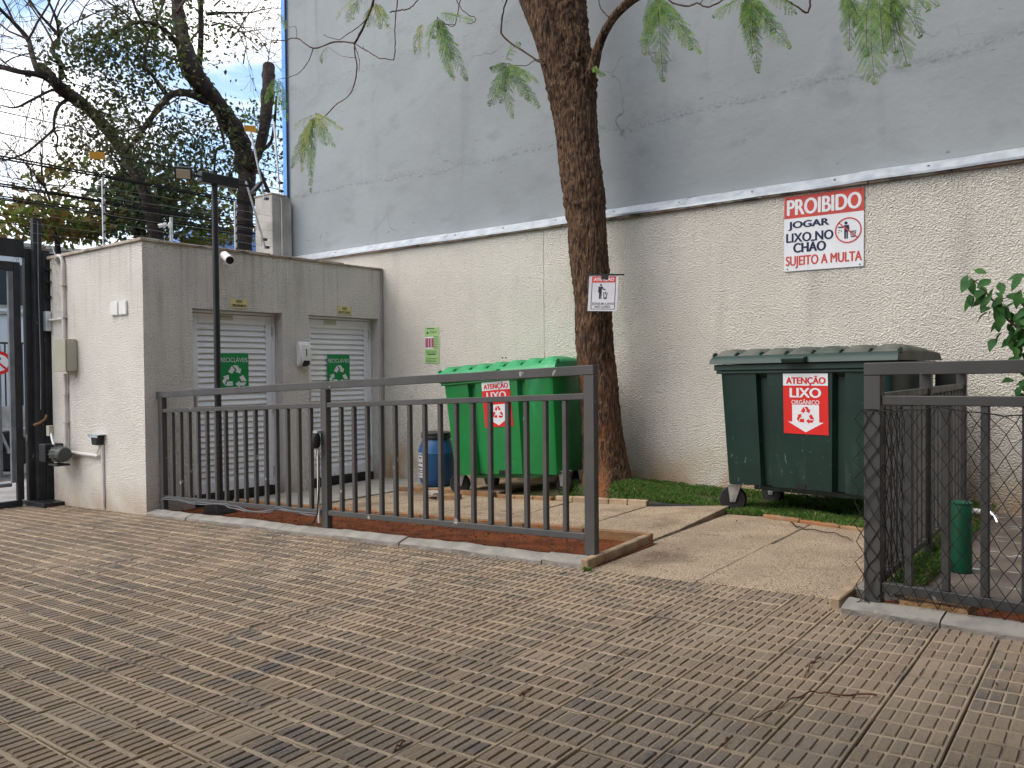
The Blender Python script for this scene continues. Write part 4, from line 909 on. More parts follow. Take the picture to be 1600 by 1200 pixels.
    # castors
    for sx in (-1, 1):
        for sy in (-1, 1):
            wx, wy = sx * (W / 2 - taper - (-.005 if sy < 0 else .06)), sy * (D / 2 - .13); sw_ = R(-22 if sy < 0 else 12) * sx
            q = Matrix.Translation((wx, wy, .110)) @ Matrix.Rotation(sw_, 4, 'Z')
            b = B(); b.lathe([(.070, -.022), (.098, -.024), (.109, -.012), (.109, .012), (.098, .024), (.070, .022)], 'rubber', (0, 0, 0), 'y', 28); wl = b.obj('wheel', r, smooth=35); wl.matrix_local = q
            b = B(); b.lathe([(.071, -.015), (.056, -.010), (.020, -.008), (.020, -.026), (.0105, -.027)], 'rim', (0, 0, 0), 'y', 20); b.lathe([(.071, .015), (.02, .008), (.0105, .026)], 'rim', (0, 0, 0), 'y', 20); b.obj('rim', wl, smooth=35)
            b = B()
            for s2 in (-1, 1):
                b.prism([(-.020, -.022), (.020, -.022), (.064, .10), (.064, .118), (-.036, .118)], lambda u, v, t: (u + .03 * 0, t, v), s2 * .030 - .003, s2 * .030 + .003, 'steel')
            b.box((-.045, -.05, .1185), (.075, .05, .126), 'steel'); b.tube([(0, -.04, 0), (0, .04, 0)], .008, 'steel', 8); b.obj('fork', wl, bev=.001)
    # sticker on the middle panel of the front
    sx_, sz_, sw2, sh2 = stk
    lean = math.atan2(taper * .55, HB - z0)
    st = thing('bin_sticker', word2[1], 'sticker', (0, 0, 0)); 
    zc = sz_; yc = -(D / 2 - taper * .55 * (1 - (zc - z0) / (HB - z0))) - .004
    st.matrix_world = Matrix.LocRotScale(Vector(loc), r.rotation_euler, None) @ Matrix.Translation((sx_, yc, zc)) @ Matrix.Rotation(lean, 4, 'X') @ Matrix.Rotation(word2[2], 4, 'Y')
    b = B(); b.box((0, 0, 0), (sw2, .003, sh2), 'red'); b.obj('board', st)
    flat([rect(0, sh2 * .80, sw2, sh2 * .2)], 'signwhite', st, 'header', y=-.001)
    text('ATENÇÃO', .075 * sw2, sh2 * .805, .87 * sw2, sh2 * .158, 'red', st, y=-.002, bold=.03)
    text('LIXO', .16 * sw2, sh2 * .605, .68 * sw2, sh2 * .155, 'signwhite', st, bold=.032)
    if word2[0]: text(word2[0], .19 * sw2, sh2 * .492, .62 * sw2, sh2 * .085, 'signwhite', st, bold=.008)
    flat([[(.20 * sw2, sh2 * .485), (.80 * sw2, sh2 * .485), (.80 * sw2, sh2 * .20), (.90 * sw2, sh2 * .20), (.50 * sw2, sh2 * .03), (.10 * sw2, sh2 * .20), (.20 * sw2, sh2 * .20)]], 'signwhite', st, 'arrow', y=-.001)
    flat(recycle(.5 * sw2, sh2 * .315, sw2 * .185), 'red', st, 'recycling_symbol', y=-.002)
    return r
# green bin leans on the uneven ground beside the tree
bin_('bright green wheeled bin with dull green lid tilted beside the tree', (-4.90, 6.52, -.105), R(4.0), R(-4.2), 1.33, .74, 1.165, 1.205, 'greenbin', 'greenbin', 'greenlid', 'greenlid', .075, .045,
     ('', 'red and white ATENÇÃO LIXO sticker on the green bin', R(-.5)), (-.165, .685, .335, .455))
bin_('dark green wheeled bin with dusty grey lid beside the right-hand fence', (-1.895, 6.43, -.03), R(-7.7), R(-.6), 1.345, .80, 1.16, 1.205, 'darkbin', 'darklid', 'darklid', 'dustlid', .070, .045,
     ('ORGÂNICO', 'red and white ATENÇÃO LIXO ORGÂNICO sticker on the dark green bin', R(.5)), (-.125, .675, .345, .452), .245)

bd = thing('dark_gap_panel', 'black panel added to fill the dark gap between the dark green bin and the returning fence', 'board', (-1.16, 6.72, 0), R(-3))  # black panel added to make the gap beside the returning fence dark
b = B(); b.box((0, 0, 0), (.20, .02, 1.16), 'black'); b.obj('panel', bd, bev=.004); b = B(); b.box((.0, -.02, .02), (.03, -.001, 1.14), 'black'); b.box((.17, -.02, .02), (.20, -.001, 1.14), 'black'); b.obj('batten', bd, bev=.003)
# ================================================================== drum, tap post, blocks, twigs
dz = gz(-6.05) + .058
dpos = PZ(679, 763, dz)
dr = thing('plastic_drum', 'blue plastic drum with black lid by the white wall, left of the green bin', 'drum', (dpos.x - .13, dpos.y + .18, dz), R(20))
b = B(); b.lathe([(.14, 0), (.165, .015), (.185, .06), (.198, .10), (.200, .36), (.204, .37), (.200, .38), (.196, .41), (.160, .50), (.150, .52), (.150, .535)], 'drum', n=40); b.obj('barrel', dr, smooth=32)
b = B(); b.lathe([(.165, .53), (.168, .535), (.168, .585), (.160, .592), (.02, .596)], 'black', n=36); b.obj('lid', dr, smooth=32)
b = B(); b.lathe([(.170, .525), (.172, .530), (.172, .545), (.170, .55)], 'black', n=36); b.obj('locking_ring', dr)
b = B()
a0, a1 = R(205), R(262)
def cyl(a, z, rr_=.2025): return (rr_ * math.cos(a), rr_ * math.sin(a), z)
for k in range(10):
    p, q = a0 + (a1 - a0) * k / 10, a0 + (a1 - a0) * (k + 1) / 10; b.face([cyl(p, .10), cyl(q, .10), cyl(q, .375), cyl(p, .375)], 'paper')
lb = b.obj('paper_label', dr)
b = B(); rl = random.Random(4)
for i, (z, hh, l0, l1) in enumerate(((.345, .012, .05, .75), (.31, .016, .25, .6), (.285, .010, .42, .5), (.255, .014, .05, .8), (.205, .016, .08, .85), (.175, .01, .1, .7), (.155, .01, .1, .8), (.125, .008, .05, .85))):
    k = l0
    while k < l1:
        e = min(l1, k + rl.uniform(.04, .12)); b.face([cyl(a0 + (a1 - a0) * k, z, .2035), cyl(a0 + (a1 - a0) * e, z, .2035), cyl(a0 + (a1 - a0) * e, z + hh, .2035), cyl(a0 + (a1 - a0) * k, z + hh, .2035)], 'ink'); k = e + .025
b.obj('print', lb)
tp = PG(1500, 896); tpst = thing('tap_post', 'short green pipe stand with a chrome tap behind the right-hand fence', 'tap', (tp.x, tp.y + .04, .042), R(6))
b = B(); b.lathe([(.052, 0), (.052, .362), (.050, .366)], 'pipegreen', n=28); b.obj('pipe', tpst, smooth=40)
b = B(); b.lathe([(.054, .366), (.054, .372), (.046, .376)], 'pipegreen', n=28); b.obj('cap', tpst, smooth=40)
b = B(); b.tube([(.05, 0, .33), (.10, 0, .33)], .014, 'white', 10); b.obj('elbow', tpst, smooth=True)
b = B(); b.tube([(.105, 0, .33), (.135, -.01, .328), (.155, -.03, .312), (.165, -.045, .285)], [.015, .013, .011, .011], 'chrome', 12); b.cbox((.125, 0, .355), (.03, .024, .045), 'chrome'); b.obj('tap', tpst, smooth=True)
def rock(name, label, pos, size, m, seed, rz=0, cat='block'):
    b = B(); bmesh.ops.create_cube(b.bm, size=1); bmesh.ops.subdivide_edges(b.bm, edges=b.bm.edges[:], cuts=7, use_grid_fill=True); im = b.mi(m)
    for v in b.bm.verts:
        c = v.co.copy(); k = noise.noise(c * 7 + Vector((seed, 0, 0))) * .05; v.co = Vector((c.x * size[0], c.y * size[1], c.z * size[2])) + c.normalized() * k * min(size) * 1.2
    o = b.obj(name, smooth=60, bev=0); o.location = pos; o.rotation_euler = (R(2), R(-2), rz); return tag(o, label, cat)
p = PG(1466, 946, .05); rock('paving_block', 'rough orange stone block lying under the netting of the right-hand fence', (p.x - .0, p.y - .015, gz(p.x) + .032), (.27, .15, .085), 'blockstone', 3, R(-4))
p = PG(1375, 930, .03); rock('concrete_lump', 'speckled grey concrete lump round the foot of the right corner post', (p.x + .03, p.y + .10, gz(p.x) + .02), (.30, .16, .055), 'kerbraw', 8, R(4))
p = PG(700, 777, .03); rock('broken_brick', 'flat broken brick lying in the soil left of the green bin wheels', (p.x, p.y + .02, gz(p.x) + .03), (.22, .12, .05), 'brick', 12, R(12))
p = PG(676, 768, .06); rock('broken_slab', 'thin pale slab fragment lying at the foot of the blue drum', (p.x + .10, p.y - .10, gz(p.x) + .07), (.24, .12, .022), 'pale', 14, R(-20))
def twig(label, pix, rad, m='deadtwig', lift=.012):
    b = B(); pts = [PG(*q, lift) for q in pix]
    fine = []
    for a, c in zip(pts[:-1], pts[1:]):
        for k in range(5): fine.append(a.lerp(c, k / 5) + Vector((0, 0, .004 * math.sin(k * 1.3))))
    fine.append(pts[-1]); n = len(fine)
    b.tube(fine, [rad * (1 - .6 * i / n) for i in range(n)], m, 6)
    return tag(b.obj('fallen_twig', smooth=True), label, 'twig', 'twigs fallen on the paving')
twig('long thin brown twig curving over the pavers at the lower right', [(1370, 1086), (1300, 1084), (1272, 1080), (1240, 1090), (1210, 1110), (1170, 1124)], .0035)
twig('short forked brown twig on the pavers nearest the slab path', [(1282, 1027), (1266, 1036), (1262, 1048), (1256, 1057)], .004)
twig('short straight reddish twig lying on the pavers left of the long curved twig', [(1137, 1153), (1131, 1162), (1119, 1171)], .004)
twig('small orange twig on the pavers nearest the left foreground', [(632, 1158), (622, 1165), (616, 1170)], .004)
twig('bare brown stick on the slab path below the dark green bin', [(1236, 816), (1246, 823), (1262, 827), (1300, 832), (1322, 839), (1330, 843)], .006, 'twig', .02)
twig('reddish sliver of wood on the pavers below the long kerb', [(812, 1087), (822, 1080), (832, 1074)], .005)
twig('thin pale twig on the pavers at the foot of the slab path', [(958, 1028), (965, 1024), (972, 1021), (984, 1020)], .0028)
# ================================================================== the tree by the wall
TY = 6.56
tr = thing('courtyard_tree', 'tall dark barked tree with feathery hanging leaves beside the green bin', 'tree', (-3.95, TY, .03))
OFF = Vector((3.95, -TY, -.03))
def bark_tube(pts, n=72, rough=.014, flare=False, seed=0, step=.02):
    """pts: (centre, radius); finely ringed and roughened into ridged bark"""
    P_, Rr = [], []
    for (a, ra), (c, rc) in zip(pts[:-1], pts[1:]):
        k = max(2, int((c - a).length / step))
        for i in range(k): f = i / k; P_.append(a.lerp(c, f)); Rr.append(ra + (rc - ra) * f)
    P_.append(pts[-1][0]); Rr.append(pts[-1][1])
    for _ in range(10):
        P_ = [P_[0]] + [(P_[i - 1] + P_[i] * 2 + P_[i + 1]) / 4 for i in range(1, len(P_) - 1)] + [P_[-1]]
        Rr = [Rr[0]] + [(Rr[i - 1] + Rr[i] * 2 + Rr[i + 1]) / 4 for i in range(1, len(Rr) - 1)] + [Rr[-1]]
    V, Fc = [], []; ref = Vector((1, 0, 0))
    for k, p in enumerate(P_):
        d = (P_[min(k + 1, len(P_) - 1)] - P_[max(k - 1, 0)]).normalized(); a = (ref - d * ref.dot(d)).normalized(); ref = a; b = d.cross(a)
        for j in range(n):
            t = 2 * math.pi * j / n; u = a * math.cos(t) + b * math.sin(t); r = Rr[k]
            q = u * 1.0 + Vector((0, 0, 0))
            h = p.z
            ridg = 1 - abs(noise.noise(Vector((q.x * r * 38 + seed, q.y * r * 38, h * 6.5)))) * 2
            r2 = r + rough * (1 + (2.2 * math.exp(-((h - 4.02) / .22) ** 2) + .8 * math.exp(-((h - 2.75) / .12) ** 2) + 1.0 * math.exp(-((h - 4.6) / .25) ** 2) if flare else 0)) * (ridg * .8 + noise.noise(Vector((q.x * r * 70, q.y * r * 70, h * 26 + seed))) * .9) + r * .10 * noise.noise(Vector((q.x * 1.3, q.y * 1.3, h * 1.7 + seed)))
            if flare:
                g = max(0, 1 - (h + .02) / .34); r2 += g * g * r * .22 * (1 + .55 * math.sin(t * 5 + 1.0))
            V.append(p + u * r2)
    m = len(P_)
    for k in range(m - 1):
        for j in range(n): Fc.append((k * n + j, k * n + (j + 1) % n, (k + 1) * n + (j + 1) % n, (k + 1) * n + j))
    Fc.append(tuple((m - 1) * n + j for j in range(n)))
    return [v + OFF for v in V], Fc
def tp_(px, py, wpx, Y=TY):
    c = PY(px, py, Y); dist = (c - CP).dot(_f); return (c, wpx / 1250 * dist / 2)
main = [(PY(953, 790, TY), .215), tp_(951, 757, 70), tp_(945, 700, 62), tp_(938, 640, 58), tp_(931, 565, 55), tp_(927, 480, 55), tp_(922, 420, 56), tp_(916, 350, 59), tp_(909.5, 280, 63), tp_(901, 200, 65), tp_(893.5, 140, 72), tp_(889, 100, 70), tp_(884, 50, 66), tp_(880, 0, 66), tp_(876, -80, 62), tp_(868, -220, 54), tp_(872, -420, 40)]
V, Fc = bark_tube(main, flare=True); o = soup('trunk', V, Fc, ['bark'], None, tr)
for p in o.data.polygons: p.use_smooth = True
def limb(pts, name='limb', rough=.006, n=40, seed=3):
    V, Fc = bark_tube(pts, n, rough, False, seed); o = soup(name, V, Fc, ['bark'], None, tr)
    for p in o.data.polygons: p.use_smooth = True
limb([tp_(893, 200, 40, TY - .03), tp_(879, 135, 46, TY - .10), tp_(857, 60, 45, TY - .18), tp_(834, 0, 42, TY - .24), tp_(800, -90, 38, TY - .3), tp_(740, -240, 28, TY - .5)], seed=9)
limb([tp_(914, 130, 20, TY - .02), tp_(927, 108, 18, TY - .05), tp_(933, 78, 14, TY - .08), tp_(944, 50, 13, TY - .1), tp_(962, 22, 13, TY - .13), tp_(985, 0, 14, TY - .15), tp_(1030, -24, 12, TY - .2), tp_(1120, -60, 11, TY - .3), tp_(1300, -110, 8, TY - .4)], seed=5, rough=.003)
limb([tp_(740, -240, 26, TY - .5), tp_(650, -200, 18, TY - .6), tp_(590, -60, 10, TY - .62)], seed=15, rough=.003)
rk = random.Random(2)
LY_ = 5.95
def twigs(lines, Y=LY_):
    b = B()
    for pts, r0, r1 in lines:
        q = [PY(px, py, Y + .03 * math.sin(px * .05)) + OFF for px, py in pts]; fine = []
        for i in range(len(q) - 1):
            p0, p1, p2, p3 = q[max(i - 1, 0)], q[i], q[i + 1], q[min(i + 2, len(q) - 1)]
            for k in range(5):
                t = k / 5; fine.append(.5 * ((2 * p1) + (p2 - p0) * t + (2 * p0 - 5 * p1 + 4 * p2 - p3) * t * t + (3 * p1 - p0 - 3 * p2 + p3) * t ** 3) + Vector((rk.gauss(0, .0025), 0, rk.gauss(0, .0025))))
        fine.append(q[-1]); n = len(fine)
        b.tube(fine, [(r0 + (r1 - r0) * i / (n - 1)) * rk.uniform(.85, 1.2) for i in range(n)], 'twig', 6)
    return b.obj('branch', tr, smooth=True)
c5 = lambda L: [(400 + x / 2.667, y / 2.667) for x, y in L]
c6 = lambda L: [(900 + x / 2.286, y / 2.286) for x, y in L]
twigs([(c5([(510, -160), (490, 0), (470, 60), (440, 130), (410, 180)]), .014, .011), (c5([(410, 180), (412, 220), (420, 280), (410, 350), (385, 400), (330, 440), (275, 495), (240, 490)]), .008, .004),
       (c5([(410, 180), (330, 175), (240, 200), (170, 160), (110, 170), (40, 160), (0, 115)]), .009, .004), (c5([(240, 200), (215, 260), (170, 310), (90, 330)]), .006, .003),
       (c5([(410, 185), (430, 250), (428, 300)]), .005, .002), (c5([(470, 60), (440, 100), (370, 150), (340, 165), (280, 145)]), .006, .003), (c5([(410, 240), (360, 235), (300, 195)]), .003, .002), (c5([(170, 160), (165, 110), (135, 110), (85, 50)]), .003, .0015)])
twigs([(c5([(600, -120), (590, 0), (580, 90), (580, 180), (575, 250)]), .006, .005), (c5([(575, 250), (510, 240), (460, 210), (415, 185)]), .005, .005), (c5([(560, 50), (600, 42), (640, 35), (675, 0), (720, -60)]), .007, .005), (c5([(470, 215), (450, 205), (445, 190)]), .004, .003)])
twigs([(c5([(870, -60), (850, 0), (830, 100), (800, 105), (755, 70)]), .005, .003), (c5([(830, -40), (840, 10), (870, 50), (915, 75), (905, 95), (880, 97)]), .005, .003), (c5([(755, 70), (765, 90), (830, 105)]), .003, .003)], 5.9)
twigs([(c5([(1075, -80), (1045, 0), (1025, 80), (1030, 150), (1110, 210), (1200, 270)]), .008, .010), (c5([(1190, 245), (1150, 258), (1120, 275), (1045, 265)]), .005, .003)], 6.3)
twigs([(c6([(300, -40), (345, 10), (400, 22), (430, 12), (470, 25), (510, 8), (560, -20)]), .007, .006), (c6([(440, 15), (452, 0), (450, -30)]), .004, .003), (c6([(700, -40), (750, 0), (790, 25), (825, 45), (835, 20), (835, -40)]), .007, .007), (c6([(78, -40), (85, 20), (100, 45), (118, 62)]), .005, .006), (c6([(1095, -60), (1090, 0)]), .005, .004)], 6.1)

def frond(V, Fc, MI, A, Bp, wd, rng, mi=0, sag=.0, face=None, gap=1.0):
    wd = min(wd * 1.25, .26 * (Bp - A).length)
    """a twice-divided feather leaf hanging from A to Bp: pinnae along a rachis, leaflets along each pinna"""
    d = Bp - A; L = d.length; d.normalize()
    n0 = face or Vector((rng.gauss(.35, .3), -1, rng.gauss(.1, .35))).normalized()
    side = d.cross(n0).normalized(); nrm = side.cross(d).normalized()
    n = max(8, int(L / .028))
    def rach(t): return A + d * L * t + nrm * (sag * math.sin(math.pi * t)) 
    def strip(p, q, w_, nn, m):
        s = (q - p).cross(nn).normalized() * w_; k = len(V); V.extend([p - s, p + s, q + s * .6, q - s * .6]); Fc.append((k, k + 1, k + 2, k + 3)); MI.append(m)
    for i in range(n): strip(rach(i / n), rach((i + 1) / n), .0022, nrm, 2)
    for i in range(n):
        t = (i + .6) / n; env = wd * (math.sin(math.pi * min(1, .16 + .84 * t)) ** .7) * (1.05 - .25 * t)
        for sg in (-1, 1):
            if rng.random() > gap: continue
            e = env * rng.uniform(.75, 1.12); pd = (d * rng.uniform(.95, 1.35) + side * sg + nrm * rng.gauss(-.15, .25)).normalized()
            if pd.z > -.1: pd.z -= .25; pd.normalize()
            p0 = rach(t) + side * sg * rng.uniform(0, .004); m = max(4, int(e * 1.35 / .0095)); l = e * 1.35
            pn = pd.cross(nrm).normalized(); pz = pn.cross(pd)
            prev = p0
            for k in range(1, m + 1):
                f = k / m; q = p0 + pd * l * f + Vector((0, 0, -l * .18 * f * f)); strip(prev, q, .0009, pz, mi); prev = q
                lw = .0155 * (1 - .45 * f) * rng.uniform(.8, 1.15)
                for s2 in (-1, 1):
                    v = (pn * s2 + pd * .55 + pz * rng.gauss(0, .22)).normalized() * lw; u = pd * .0040; z = len(V)
                    V.extend([q, q + v * .5 + u, q + v, q + v * .5 - u]); Fc.append((z, z + 1, z + 2, z + 3)); MI.append(mi)
rf = random.Random(17)
def spray(tips, Y, mi=0, wd=.075, gap=.92, sag=.02):
    V, Fc, MI = [], [], []
    ex = []
    for (a, t, *w_) in tips:
        if t[1] > 0 and rf.random() < .75: ex.append((a, (a[0] + (t[0] - a[0]) * rf.uniform(.55, .95) + rf.gauss(0, 14), a[1] + (t[1] - a[1]) * rf.uniform(.6, .98)), *w_))
    for (a, t, *w_) in list(tips) + ex:
        A = PY(a[0], a[1], Y) + OFF; Bq = PY(t[0], t[1], Y + rf.uniform(-.12, .06)) + OFF
        frond(V, Fc, MI, A, Bq, w_[0] if w_ else wd, rf, w_[1] if len(w_) > 1 else mi, rf.uniform(-.01, .03) + sag, gap=gap)
    return soup('leaf_spray', V, Fc, ['frond', 'frondy', 'twig'], MI, tr)
def s5(L): return [((400 + a[0] / 2.667, a[1] / 2.667), (400 + t[0] / 2.667, t[1] / 2.667), *w_) for a, t, *w_ in L]
def s6(L): return [((900 + a[0] / 2.286, a[1] / 2.286), (900 + t[0] / 2.286, t[1] / 2.286), *w_) for a, t, *w_ in L]
spray(s5([((240, 490), (148, 700), .055, 0), ((238, 492), (190, 716), .06, 1), ((240, 492), (228, 800), .045, 0), ((245, 490), (330, 612), .05, 0), ((245, 470), (300, 545), .045, 1), ((240, 480), (160, 540), .05, 0), ((232, 490), (215, 640), .055, 1)]), LY_)
spray(s5([((92, 330), (132, 505), .05, 0), ((85, 330), (40, 430), .045, 0), ((80, 325), (95, 480), .04, 0)]), LY_)
spray(s5([((440, -20), (375, 95), .05, 1), ((500, 15), (562, 122), .06, 1), ((490, 10), (520, 120), .05, 1), ((300, 195), (275, 262), .03, 1), ((90, 55), (125, 120), .03, 1), ((430, 10), (405, 80), .04, 0)]), LY_, gap=.7)
spray(s5([((755, 78), (722, 242), .05, 0), ((757, 80), (828, 335), .065, 0), ((762, 82), (880, 335), .06, 0), ((758, 76), (740, 160), .045, 0), ((770, 55), (905, 85), .045, 0), ((690, 100), (660, 225), .03, 1)]), 5.9)
spray(s5([((1042, 268), (970, 442), .06, 0), ((1045, 268), (1072, 492), .065, 0), ((1050, 268), (1182, 452), .055, 0), ((1045, 265), (978, 285), .045, 0), ((1040, 250), (1102, 180), .05, 0), ((1052, 270), (1175, 345), .055, 0), ((1044, 268), (1020, 430), .05, 0)]), 6.25)
spray(s5([((1410, 285), (1455, 312), .03, 0)]), 6.4)
spray(s6([((285, 0), (245, 195), .06, 0), ((288, 0), (312, 292), .07, 0), ((295, -5), (445, 192), .065, 0), ((290, -10), (350, 100), .06, 0), ((280, -30), (262, 120), .06, 0)]), 6.05)
spray(s6([((592, -5), (490, 62), .05, 0), ((600, -10), (652, 262), .055, 0), ((610, -10), (768, 172), .06, 0), ((620, -20), (630, 130), .07, 0), ((690, -20), (785, 52), .05, 0), ((640, -10), (700, 110), .05, 0)]), 6.0)
spray(s6([((965, -20), (975, 182), .055, 0), ((955, -20), (1000, 90), .06, 0)]), 5.85)
spray(s6([((1065, -40), (1068, 298), .105, 0), ((1050, -40), (1040, 200), .07, 0), ((1085, -40), (1100, 190), .06, 0)]), 5.75)
spray(s6([((1110, -20), (1185, 236), .08, 0), ((1130, -20), (1232, 132), .06, 0), ((1160, -40), (1258, 40), .06, 0), ((1125, -30), (1120, 100), .05, 0)]), 5.85, gap=.75)
up = []
for _ in range(46):
    x = rf.uniform(430, 1500); y = rf.uniform(-330, -60); up.append(((x, y), (x + rf.gauss(0, 55), min(y + rf.uniform(90, 160), -5)), rf.uniform(.05, .08), 1 if rf.random() < .15 else 0))
spray(up[:23], 5.7); spray(up[23:], 6.15)

# ================================================================== shrub at the right edge
bu = thing('shrub', 'leafy green shrub reaching in over the right-hand fence', 'plant', (-.28, 5.5, .03))
BO = Vector((.28, -5.5, -.03))
b = B()
def bpath(pix, Y): return [PY(x, y, Y) + BO for x, y in pix]
b.tube([(0, 0, 0), (.03, .0, .5), (.0, -.02, 1.0), (-.02, -.02, 1.4), (.02, -.03, 1.9)], [.022, .02, .017, .013, .008], 'twig', 8)
br1 = [(1640, 560), (1600, 520), (1575, 500), (1552, 470), (1530, 445), (1514, 432)]
b.tube(bpath(br1, 5.45), [.010, .008, .007, .006, .004, .002], 'twig', 6); b.tube(bpath([(1640, 600), (1612, 600), (1592, 596)], 5.45), [.007, .006, .003], 'twig', 6)
b.tube(bpath([(1552, 470), (1575, 465), (1598, 452)], 5.45), [.004, .003, .002], 'twig', 6)
b.obj('stem', bu, smooth=True)
V, Fc = [], []; rb = random.Random(31)
def leaf(V, Fc, p, d, up, L, W, fold=.25, droop=.25):
    d = d.normalized(); s = d.cross(up)
    s = s.normalized() if s.length > 1e-4 else Vector((1, 0, 0)); u = s.cross(d); n = len(V)
    prof = ((0, .02), (.22, .75), (.48, 1), (.75, .62), (1, .02))
    for t, w_ in prof:
        c = p + d * L * t - u * (L * droop * t * t)
        V.extend([c - s * W * w_ * .5 + u * W * fold * w_ * .5, c, c + s * W * w_ * .5 + u * W * fold * w_ * .5])
    for k in range(4): a = n + k * 3; Fc.extend([(a, a + 1, a + 4, a + 3), (a + 1, a + 2, a + 5, a + 4)])
def leaves_at(px, py, spread, cnt, Y=5.45, sz=(.07, .105)):
    for _ in range(cnt):
        p = PY(px + rb.gauss(0, spread), py + rb.gauss(0, spread), Y + rb.uniform(-.10, .12)) + BO
        d = Vector((rb.gauss(-.1, .6), rb.gauss(-.35, .5), rb.gauss(-.75, .45))); L = rb.uniform(*sz)
        leaf(V, Fc, p, d, Vector((rb.gauss(0, .4), rb.gauss(-.6, .4), .8)), L, L * rb.uniform(.48, .62), rb.uniform(.05, .5), rb.uniform(0, .5))
for px, py, s, c in ((1512, 438, 3, 2), (1530, 432, 7, 3), (1528, 455, 8, 4), (1550, 455, 10, 7), (1565, 470, 10, 7), (1556, 482, 9, 5), (1572, 500, 11, 9), (1590, 515, 11, 9), (1580, 528, 9, 5), (1600, 495, 12, 6), (1598, 462, 8, 3), (1593, 545, 6, 2), (1592, 600, 7, 4), (1600, 622, 7, 3), (1620, 520, 20, 14), (1640, 560, 26, 16), (1640, 480, 26, 14), (1625, 625, 18, 9), (1660, 430, 30, 14)):
    leaves_at(px, py, s, c)
o = soup('foliage', V, Fc, ['leafb'], None, bu)
for p in o.data.polygons: p.use_smooth = True

# ================================================================== street gate at the left
gt = thing('sliding_gate', 'dark steel street gate frame standing open at the left edge', 'gate', (-9.78, 3.70, -.36))
def gbox(n, a, c, m='gate', par=gt, bev=.004): b = B(); b.box(a, c, m); return b.obj(n, par, bev=bev)
gbox('stile', (-.03, -.055, .10), (.03, .01, 2.74)); gbox('stile_edge', (-.022, -.11, .30), (.024, -.057, 2.64), 'gategrey')
gbox('top_rail', (-.03, -3.0, 2.642), (.03, -.057, 2.74)); gbox('bottom_rail', (-.03, -3.0, .03), (.03, -.01, .098)); gbox('lower_rail', (-.03, -3.0, .26), (.03, -.112, .30), 'gategrey')
for k in range(3): gbox('bar', (-.015, -.95 - .7 * k, .301), (.015, -.91 - .7 * k, 2.641), 'gategrey')
gp = thing('gate_post', 'tall dark steel gate column with peeling edges beside the junction box', 'post', (-9.76, 3.86, -.36))
gbox('column', (-.06, -.105, -.1), (.02, .02, 2.90), par=gp); gbox('column', (.0215, -.045, -.1), (.10, .045, 3.24), par=gp); gbox('channel', (-.04, .0215, -.1), (.02, .16, 2.90), par=gp)
gbox('column', (.03, .0465, -.1), (.115, .17, 2.86), par=gp)
gbox('beam', (-.05, -3.2, 2.80), (.018, -.107, 2.995), par=gp)
gbox('foot', (-.06, -.12, 0), (.42, .10, .085), 'black', gp)
b = B()
for z in (2.35, 2.52, 2.66): b.box((.1155, .06, z), (.20, .095, z + .018), 'black')
b.box((.1155, .06, 2.38), (.13, .09, 2.70), 'black'); b.obj('bracket', gp)
b = B(); b.tube([(.112, .0, 3.20), (.125, -.01, 2.4), (.118, .0, 1.6), (.12, -.01, 1.1)], .006, 'gategrey', 6); b.tube([(.13, .14, 2.93), (.17, .16, 2.82), (.2, .18, 2.75), (.32, .05, 2.72), (.42, .02, 2.75)], .007, 'white', 6); b.tube([(.10, -.08, .93), (.12, -.03, .95), (.125, .03, .99), (.122, .05, 1.04)], .014, 'brick', 6); b.obj('cable', gp)
gm = thing('gate_motor', 'grey green electric gate motor mounted at the foot of the gate column', 'motor', PY(91, 709, 3.80))
b = B(); b.lathe([(.04, -.11), (.075, -.105), (.08, -.04), (.08, .08), (.07, .115), (.025, .125)], 'motor', (0.05, 0, 0), 'x', 28); b.obj('housing', gm, smooth=35)
b = B()
for k in range(14): a = 2 * math.pi * k / 14; b.cbox((.02, .083 * math.cos(a), .083 * math.sin(a)), (.13, .004 if abs(math.cos(a)) < .7 else .018, .018 if abs(math.cos(a)) < .7 else .004), 'motor', None)
b.obj('cooling_fin', gm)
b = B(); b.box((-.10, -.09, -.09), (-.26, .10, .10), 'black'); b.box((-.09, -.07, -.125), (.12, .07, -.104), 'black'); b.obj('gearbox', gm, bev=.006)
b = B(); b.tube([(-.10, -.03, .22), (-.03, -.04, .13), (.02, -.05, .10)], .012, 'alu', 8); b.box((-.16, -.05, .19), (-.09, .0, .30), 'beige'); b.obj('release_lever', gm)

# ================================================================== electric fence on the bin store
ef = thing('electric_fence', 'thin wires of an electric fence on aluminium posts above the bin store', 'fence', (-9.52, 4.5, TOP + .03))
EO = Vector((9.52, -4.5, -TOP - .03))
b = B(); b.box((-.012, .012, -.02), (.012, .04, .98), 'alu'); b.obj('post', ef, bev=.003)
b = B(); b.box((-.012, 1.76, -.02), (.012, 1.79, .98), 'alu'); b.obj('post', ef, bev=.003)
for pix in (((415, 388), (384, 283)), ((414, 312), (392, 206)), ((437, 300), (428, 190))):
    a, c = (PX(*q, -9.52) + EO for q in pix); b = B(); b.tube([a, c], .014, 'alu', 4); o = b.obj('angled_post', ef)
    for q_ in (.0, .12): b = B(); b.cbox(a + (c - a) * q_ + Vector((.02, .01, .01)), (.05, .05, .03), 'black'); b.obj('clamp', o)
b = B()
for k in range(8):
    z = .14 + .105 * k; pts = [(0, -.75, z - .01)]
    for i in range(1, 9): y = -.75 + 3.1 * i / 8; pts.append((.014, y, z + .008 * math.sin(i * 1.9 + k) - .012))
    b.tube(pts, .0022, 'wire', 4)
b.obj('wire', ef)
